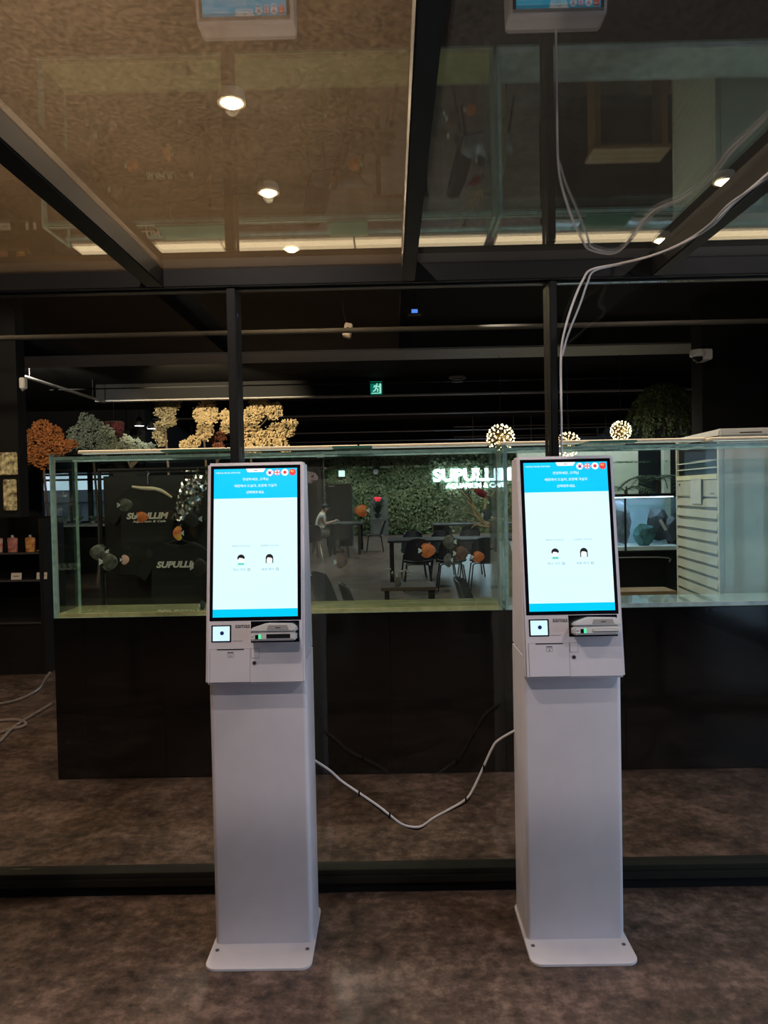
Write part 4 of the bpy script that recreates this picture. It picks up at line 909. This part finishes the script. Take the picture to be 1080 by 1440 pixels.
# planter shelf under the window
ps = thing('plant_shelf', 'thin shelf with small plants below the street window', 'shelf', (-6.1, 14.9, 0))
obj('board', MB().box((-1.1, -.15, .97), (1.1, .3, 1.0)), mat('shelf grey', (.35, .35, .36), .4), ps)
for x in (-1.0, 1.0): obj('leg', MB().box((x - .02, -.02, 0), (x + .02, .02, .9695)), BLK, ps)
for k in range(7):
    x = -6.95 + .28 * k; t = thing('potted_plant', 'small leafy pot plant on the shelf below the window', 'plant', (x, 14.95, 1.0005), 0, 'plants below the window')
    obj('pot', MB().lathe([(.04, 0), (.055, .07), (.045, .07)], 10), mat('pot grey', (.2, .2, .2), .6), t, True); mb = MB()
    for q in range(26):
        a = R.uniform(0, 6.28); u = Vector((math.cos(a) * .12, math.sin(a) * .12, R.uniform(.04, .13))); v_ = u.cross(Vector((0, 0, 1))).normalized() * .02; c = Vector((0, 0, .07)); mb.add([c, c + u * .6 + v_, c + u, c + u * .6 - v_], [[0, 1, 2, 3]])
    obj('leaves', mb, mat('mint leaf', (.14, .22, .16), .5), t)['kind'] = 'stuff'
# outside: house seen through the window
hs = thing('house', 'low grey house with a red strip outside the street window', 'house', (-17.5, 42, 0))
obj('wall', MB().box((-6, 0, 0), (5, 6, 1.35)), mat('house grey', (.12, .12, .13), .8), hs)
obj('roof', MB().prism([(-6.6, 1.35), (5.6, 1.35), (3, 2.0), (-4, 2.0)], -.3, 6.3, 'y'), mat('roof grey', (.09, .09, .1), .8), hs)
obj('sign_strip', MB().box((1, -.1, .25), (4, -.005, .50)), mat('red strip', (.16, .03, .04), .6), hs)
for x in (-4.5, -2.5, -.5, 1.5, 3.3): obj('window', MB().box((x, -.05, .65), (x + 1, -.005, 1.15)), mat('dark glass', (.03, .03, .035), .1), hs)
gd = obj('ground', MB().box((-60, 15.6, -.6), (-5.1, 80, -.2)), mat('asphalt', (.06, .06, .06), .9)); gd['kind'] = 'structure'
# clear hose on the floor
def hose(pts, lab):
    cable('water_hose', [PF(x, y, .012) for x, y in pts], .011, HOSE, lab, group='hoses on the floor', n=8)
hose([(-30, 996), (0, 990), (25, 984), (45, 975), (57, 966), (62, 957), (70, 946)], 'clear hose curving on the floor near the rack')
hose([(-15, 1052), (0, 1042), (15, 1026), (30, 1015), (50, 1003), (72, 990)], 'clear hose crossing over a loop of hose')
hose([(-25, 1014), (0, 1013), (20, 1012), (32, 1014), (36, 1018), (30, 1022), (15, 1025), (0, 1030), (-20, 1036)], 'folded loop of clear hose lying under another hose')

# ================================================================ RIGHT SIDE
# air conditioner: slatted front turned to -x, side towards the camera
ACW = mat('aged white casing', (.62, .60, .54), .45, var=.08); ACG = mat('beige slat', (.50, .47, .39), .5)
AY0, AY1 = 4.70, 5.60; AX = P(1011, 700, AY0).x; AH = P(1008, 603, AY0).z
ac = thing('air_conditioner', 'tall aged white floor standing air conditioner with slatted front', 'air conditioner', (AX, AY0, 0), math.radians(-4.5))
D = AY1 - AY0
obj('casing', MB().box((.022, 0, .08), (.62, D, AH - .05), .012), ACW, ac, True)
obj('top_cover', MB().box((.0, -.012, AH - .0495), (.63, D + .01, AH), .010), ACW, ac, True)
obj('base', MB().box((.04, .02, 0), (.60, D - .02, .0795)), BLKM, ac)
obj('handle_slot', MB().box((.12, -.0135, AH - .030), (.25, -.0118, AH - .024)), BLKM, ac)
f0 = .0
for y in (.0, D - .03): obj('front_frame', MB().box((.0, y, .08), (.0215, y + .03, AH - .05), .003), ACW, ac)
z_ = lambda py: P(985, py, AY0 + .45).z
obj('vent_back', MB().box((.015, .03, z_(668)), (.021, D - .03, AH - .05)), BLKM, ac)
for py in (650, 659): obj('vent_louvre', MB().box((-.005, .03, z_(py) - .006), (.012, D - .03, z_(py) + .002), .001), ACW, ac)
obj('trim_strip', MB().box((-.004, .03, z_(675)), (.0212, D - .03, z_(668)), .002), mat('cream strip', (.72, .66, .46), .5), ac)
obj('upper_panel', MB().box((.002, .03, z_(698)), (.0212, D - .03, z_(675.5)), .002), ACG, ac)
obj('panel_logo', MB().box((.0008, D - .10, z_(683)), (.0022, D - .07, z_(679))), DGREY, ac); obj('panel_print', MB().box((.0008, .09, z_(694.5)), (.0022, .16, z_(693))), DGREY, ac)
zz = z_(701); k = 0
while zz > .22:
    sl_ = MB(); sl_.prism([(-.006, zz - .050), (.018, zz - .060), (.018, zz), (.004, zz)], .03, D - .03, 'y', .001, Matrix(((1, 0, 0, 0), (0, 1, 0, 0), (0, 0, 1, 0), (0, 0, 0, 1))))
    obj('slat', sl_, ACG, ac); zz -= .072; k += 1
obj('side_grille', MB().box((.30, -.012, P(1042, 788, AY0).z), (.35, -.0005, P(1042, 756, AY0).z), .002), mat('grille grey', (.16, .16, .15), .6), ac)
pn = obj('paper_note', MB().box((-.012, .30, z_(708)), (-.010, .52, z_(673)), 0), mat('paper', (.62, .60, .58), .5, bump=.5), None); tag(pn, 'crumpled paper note taped on the air conditioner front', 'note'); pn.location = (AX, AY0, 0); pn.rotation_euler = (0, 0, math.radians(-4.5))
# rock aquarium on black stand
QY = 6.3; qx0, qx1 = P(868, 740, QY).x - .5, P(962, 740, QY).x; qz0, qz1 = P(900, 774, QY).z, P(900, 700, QY).z
sd = thing('aquarium_stand', 'black stand under the small rock aquarium', 'stand', ((qx0 + qx1) / 2, QY, 0)); c = sd.location.x
obj('body', MB().box((qx0 - c, .02, 0), (qx1 - c, .45, qz0 - .02)), BLKM, sd); obj('top', MB().box((qx0 - c - .01, 0, qz0 - .0195), (qx1 - c + .01, .46, qz0 - .0005), .003), BLK, sd)
obj('rail', MB().tube(smooth_path([(qx0 - c, .01, qz0 - .06), (qx1 - c - .2, .01, qz0 - .06), (qx1 - c - .12, .01, qz0 - .10)], 4), .006, 6), mat('rail grey', (.3, .3, .32), .3), sd)
qa = thing('aquarium', 'small blue-lit aquarium of dark rocks on black stand', 'aquarium', (c, QY, qz0))
xq0, xq1 = qx0 - c, qx1 - c; H_ = qz1 - qz0
pane('front_pane', (xq0, .0, 0), (xq1, .008, H_), qa); pane('back_pane', (xq0, .442, 0), (xq1, .45, H_), qa); pane('side_pane', (xq0, .008, 0), (xq0 + .008, .442, H_), qa); pane('side_pane', (xq1 - .008, .008, 0), (xq1, .442, H_), qa)
obj('back_film', MB().box((xq0, .451, 0), (xq1, .455, H_)), mat('pale blue film', (.52, .60, .72), .6), qa)
obj('corner_strip', MB().box((P(880, 740, QY).x - c - .012, -.004, 0), (P(880, 740, QY).x - c + .004, -.0005, H_)), BLK, qa)
obj('white_sand', MB().box((xq0 + .009, .009, 0), (xq1 - .009, .44, .03)), mat('white sand', (.7, .72, .74), .9, bump=.4, scale=60), qa)
obj('water_line', MB().box((xq0 + .009, .009, H_ - .075), (xq1 - .009, .44, H_ - .06)), WATER, qa)
lb = thing('light_bar', 'blue-white light bar above the small rock aquarium', 'light', (c, QY + .2, qz1 + .002))
obj('casing', MB().box((xq0, -.06, .004), (xq1, .06, .03), .004), BLK, lb); obj('diffuser', MB().box((xq0 + .03, -.05, -.0015), (xq1 - .03, .05, .0035)), emat('blue led', (.55, .72, 1.0), 14), lb)
def rock(px_, py_, r, m, lab, Y, sq=(1, .8, 1.1), seed=0):
    p = P(px_, py_, Y); rr = random.Random(seed); mb = MB(); v, f = ICO2; s = r / FPX * Y
    mb.add([Vector((x.x * sq[0], x.y * sq[1], x.z * sq[2])) * s * (1 + .45 * noise.noise(x * 2.2 + Vector((seed, 0, 0)))) for x in v], f)
    zmin = min(q.z for q in mb.v); o = obj('rock', mb, m, None); o.location = (p.x, Y, max(p.z, qz0 + .03 - zmin)); tag(o, lab, 'rock', 'rocks in the small aquarium')
rock(905, 752, 14, mat('teal rock', (.10, .26, .27), .7, col2=(.04, .10, .11), scale=20, bump=.6), 'teal crystalline rock in the small aquarium', QY + .12, (1, .7, 1.2), 1)
rock(925, 738, 17, mat('dark rock', (.05, .05, .06), .7, col2=(.02, .02, .03), scale=14, bump=.6), 'large dark rock in the small aquarium', QY + .26, (1, .6, 1.3), 2)
rock(945, 752, 15, mat('dark rock', (.1, .1, .1)), 'dark rock against the aquarium end', QY + .22, (1, .6, 1.2), 3)
rock(871, 735, 20, mat('grey rock', (.2, .2, .24), .8, col2=(.08, .08, .1), scale=14, bump=.6), 'grey rock wall at the kiosk end of the small aquarium', QY + .25, (.8, .6, 1.6), 4)
tm = obj('thermometer', MB().box((-.012, -.004, -.05), (.012, .004, .05), .002), mat('thermo white', (.6, .65, .72), .5), None, loc=P(931, 738, QY + .02)); tm.location.y = QY - .0045; tm.rotation_euler = (0, -.5, 0); tag(tm, 'small white thermometer strip stuck on the rock aquarium', 'thermometer')
# bright doorway wall behind, wood strip, plants
wl = obj('wall_white', MB().box((P(866, 690, 9.5).x - 1.2, 9.5, 0), (P(898, 690, 9.5).x, 9.6, 2.0)), mat('white wall', (.62, .66, .60), .8)); wl['kind'] = 'structure'
wl = obj('wall_white.001', MB().box((P(934, 690, 9.5).x, 9.5, 0), (P(943, 690, 9.5).x, 9.6, 2.0)), mat('white wall', (.6, .6, .6))); wl['kind'] = 'structure'
pendant((2.6, 8.9, 3.14), 150, (.9, 1, .95), 'black added pendant lamp before the white wall', r=.12)  # unseen lamp added to brighten the white wall
bn = thing('wooden_bench', 'light wooden bench below the rock aquarium', 'bench', (P(890, 830, 5.7).x, 5.7, 0))
bz_ = P(890, 829, 5.7).z
for k in range(3): obj('plank', MB().box((-.28, -.12 + .085 * k, bz_ - .03), (.28, -.04 + .085 * k, bz_), .003), mat('honey wood', (.28, .15, .055), .6, scale=8), bn)
for sx in (-.24, .24): obj('leg', MB().box((sx - .02, -.10, 0), (sx + .02, .11, bz_ - .0305)), mat('honey wood', (.4, .2, .1)), bn)
def palm(px_, py_, Y, n, L_, lab, rz=0, base=None):
    p = P(px_, py_, Y); t = thing('palm_plant', lab, 'plant', (p.x, Y, 0)); rr = random.Random(int(px_))
    obj('pot', MB().lathe([(.12, 0), (.17, .3), (.15, .3), (.02, .26)], 16), BLKM, t, True); obj('stem', MB().tube([(0, 0, .26), (0, 0, p.z)], .018, 8), BARK, t, True)
    for k in range(n):
        a = 2 * math.pi * k / n + rr.uniform(-.3, .3); mb = MB(); d = Vector((math.cos(a), math.sin(a), 0)); pts = [Vector((0, 0, p.z)) + d * L_ * q / 6 + Vector((0, 0, L_ * (.75 * q / 6 - .95 * (q / 6) ** 2))) for q in range(7)]
        mb.tube(pts, .004, 4); sd_ = Vector((-d.y, d.x, 0))
        for q in range(1, 7):
            for s in (-1, 1):
                for h_ in (0, .5):
                    b = pts[q] if h_ == 0 else (pts[q] + pts[q - 1]) / 2; e = b + sd_ * s * .13 + d * .06 + Vector((0, 0, -.03)); w2 = d * .012; mb.add([b - w2, e, b + w2], [[0, 1, 2]])
        obj('frond', mb, LEAFB, t)
    return t
palm(880, 690, 9.05, 9, .36, 'leafy palm before the white wall')
palm(925, 676, 8.05, 11, .40, 'dark palm between white wall and air conditioner')
# weeping green tree
wt_ = thing('weeping_tree', 'dark green weeping artificial tree behind the air conditioner', 'tree', (P(934, 600, 10.3).x, 10.3, 0)); o_ = wt_.location
zt_ = P(934, 541, 10.3).z
obj('trunk', MB().tube([(0, 0, 0), (.02, 0, 1.2), (0, 0, zt_)], [.05, .035, .02], 8), BARK, wt_, True)
mb = MB(); st = MB(); wr_ = random.Random(5)
for k in range(130):
    a = wr_.uniform(0, 6.28); L_ = wr_.uniform(.26, .58); dr_ = wr_.uniform(.5, .95); pts = []
    for q in range(9): s = q / 8; pts.append(Vector((math.cos(a) * L_ * s ** .8, math.sin(a) * L_ * .8 * s ** .8, zt_ + .06 * math.sin(s * 2) - dr_ * s ** 1.8)))
    st.tube(pts, .003, 4)
    for q in range(1, 9):
        for h_ in range(6):
            c = pts[q - 1].lerp(pts[q], h_ / 6); u = Vector((wr_.uniform(-1, 1), wr_.uniform(-1, 1), wr_.uniform(-1.4, .2))).normalized() * .045; v_ = u.cross(Vector((wr_.random(), 1, wr_.random()))).normalized() * .010; mb.add([c, c + u * .5 + v_, c + u, c + u * .5 - v_], [[0, 1, 2, 3]])
obj('twigs', st, BARK, wt_)['kind'] = 'stuff'; obj('foliage', mb, mat('willow leaf', (.15, .19, .05), .6, col2=(.06, .10, .025)), wt_)['kind'] = 'stuff'
# sparkling globe lamps
def globe(px_, py_, r, Y, lab):
    p = P(px_, py_, Y); s = r / FPX * Y; t = thing('globe_lamp', lab, 'lamp', p, 0, 'sparkling globe lamps')
    mb = MB(); st = MB(); n = 90
    for k in range(n):
        z = 1 - 2 * (k + .5) / n; a = k * 2.39996; d = Vector((math.sqrt(1 - z * z) * math.cos(a), math.sqrt(1 - z * z) * math.sin(a), z)); st.tube([d * s * .1, d * s * .95], .0015, 3); mb.ball(d * s, s * .062, 1)
    obj('bulbs', mb, emat('sparkle bulb', (1, .80, .42), 7), t)['kind'] = 'stuff'; obj('stems', st, mat('brass', (.5, .36, .15), .3, 1), t)['kind'] = 'stuff'
    obj('core', MB().ball((0, 0, 0), s * .14, 2), mat('brass', (.5, .4, .2)), t, True); obj('cord', MB().tube([(0, 0, s * .1), (0, 0, SLAB - p.z)], .003, 5), BLK, t)
globe(704, 616, 19, 8.6, 'sparkling globe lamp above the aquarium joint'); globe(799, 625, 17, 8.9, 'sparkling globe lamp half hidden behind a kiosk and the rim'); globe(873, 606, 14, 8.7, 'sparkling globe lamp beside the weeping tree')
# railing with thin posts far behind
rl = thing('railing', 'thin pale metal railing high behind the globe lamps', 'railing', (P(750, 605, 18.5).x, 18.5, 0))
for py_ in (598, 612): z = P(750, py_, 18.5).z; obj('rail', MB().tube([(-1.9, 0, z), (2.0, 0, z)], .014, 6), mat('rail pale', (.42, .38, .26), .5), rl)
for px_ in (665, 722, 747, 800, 852): p = P(px_, 605, 18.5); obj('post', MB().tube([(p.x - rl.location.x, 0, P(750, 625, 18.5).z), (p.x - rl.location.x, 0, SLAB)], .011, 6), mat('rail pale', (.4, .4, .3)), rl)
# dome camera, bullet camera, exit sign, detector, router
p = P(980, 503, 7.15); t = thing('dome_camera', 'white dome security camera on the dark pillar', 'camera', (p.x, 7.05, p.z))
obj('mount', MB().box((.0, -.05, -.04), (px - p.x + .02, .149, .055), .008), WPLAST, t); obj('housing', MB().lathe([(.0, .055), (.062, .052), (.072, .03), (.072, .0), (.06, -.012)], 20, Matrix.Translation((-.03, -.0, 0))), WPLAST, t, True)
obj('dome', MB().ball((-.03, 0, -.015), (.050, .050, .042), 2), mat('dome dark', (.01, .01, .012), .08), t, True)
p = P(489, 465, 6.3); t = thing('bullet_camera', 'small beige camera hanging from the hall ceiling', 'camera', p)
obj('case', MB().box((-.032, -.05, -.055), (.032, .05, .055), .008, Matrix.Rotation(.25, 4, 'Y')), mat('beige plastic', (.62, .50, .38), .5), t); obj('lens', MB().lathe([(.02, 0), (.02, .012), (.01, .014)], 14, Matrix.Translation((.004, -.051, -.005)) @ Matrix.Rotation(math.pi / 2, 4, 'X')), BEZEL, t)
obj('arm', MB().tube(smooth_path([(.0, 0, .05), (-.03, 0, .14), (-.06, 0, SLAB - p.z)], 4), .007, 6), BEAM, t, True)
p = P(529, 545, 11.8); t = thing('exit_sign', 'green emergency exit sign with running figure on a girder', 'sign', (p.x, 11.93, p.z))
GR, GW = emat('exit green', (.0, .16, .105), 1), emat('exit white', (.38, .85, .70), 1)
obj('case', MB().box((-.10, -.07, -.11), (.10, -.0, .11), .004), mat('sign case', (.03, .06, .05), .5), t); obj('panel', MB().box((-.09, -.074, -.10), (.09, -.0705, .10)), GR, t)
M = frame((0, -.0755, 0), (1, 0, 0), (0, 0, 1))
def run(pts, r=.011): return MB().tube([M @ Vector((x, y, 0)) for x, y in pts], r, 6)
obj('figure_head', MB().ball(M @ Vector((.012, .062, 0)), .014, 1), GW, t)
for q in ([(.006, .045), (-.006, .0)], [(.004, .038), (.032, .018), (.045, .030)], [(.004, .038), (-.03, .03), (-.036, .008)], [(-.006, 0), (.026, -.018), (.018, -.058)], [(-.006, 0), (-.018, -.035), (-.052, -.05)]): obj('figure_limb', run(q), GW, t)
obj('doorway', MB().box((.048, -.076, -.08), (.075, -.0742, .085)), GW, t); obj('doorway', MB().box((-.075, -.076, -.085), (.06, -.0742, -.072)), GW, t)
p = P(643, 535, 11.6); t = thing('smoke_detector', 'round grey smoke detector under the hall ceiling', 'detector', (p.x, 11.55, p.z))
obj('base', MB().lathe([(.13, .02), (.13, .045), (.10, .055)], 22), mat('detector grey', (.30, .32, .33), .5), t, True); obj('sensor', MB().lathe([(.05, -.035), (.085, -.03), (.09, .0), (.06, .0195)], 20), mat('detector grey', (.3, .3, .3)), t, True); obj('conduit', MB().lathe([(.02, .0555), (.02, SLAB - p.z)], 8), BLK, t)
p = P(583, 437.5, 6.9); t = thing('wireless_router', 'small black device with a blue light under the ceiling', 'device', p)
obj('case', MB().box((-.06, 0, -.025), (.06, .09, .04), .005), BLK, t); obj('indicator', MB().box((-.027, -.003, -.016), (.027, -.0005, .016)), emat('blue led dot', (.10, .28, .95), 1), t); obj('bracket', MB().box((-.015, .03, .0405), (.015, .05, SLAB - p.z)), BLK, t)
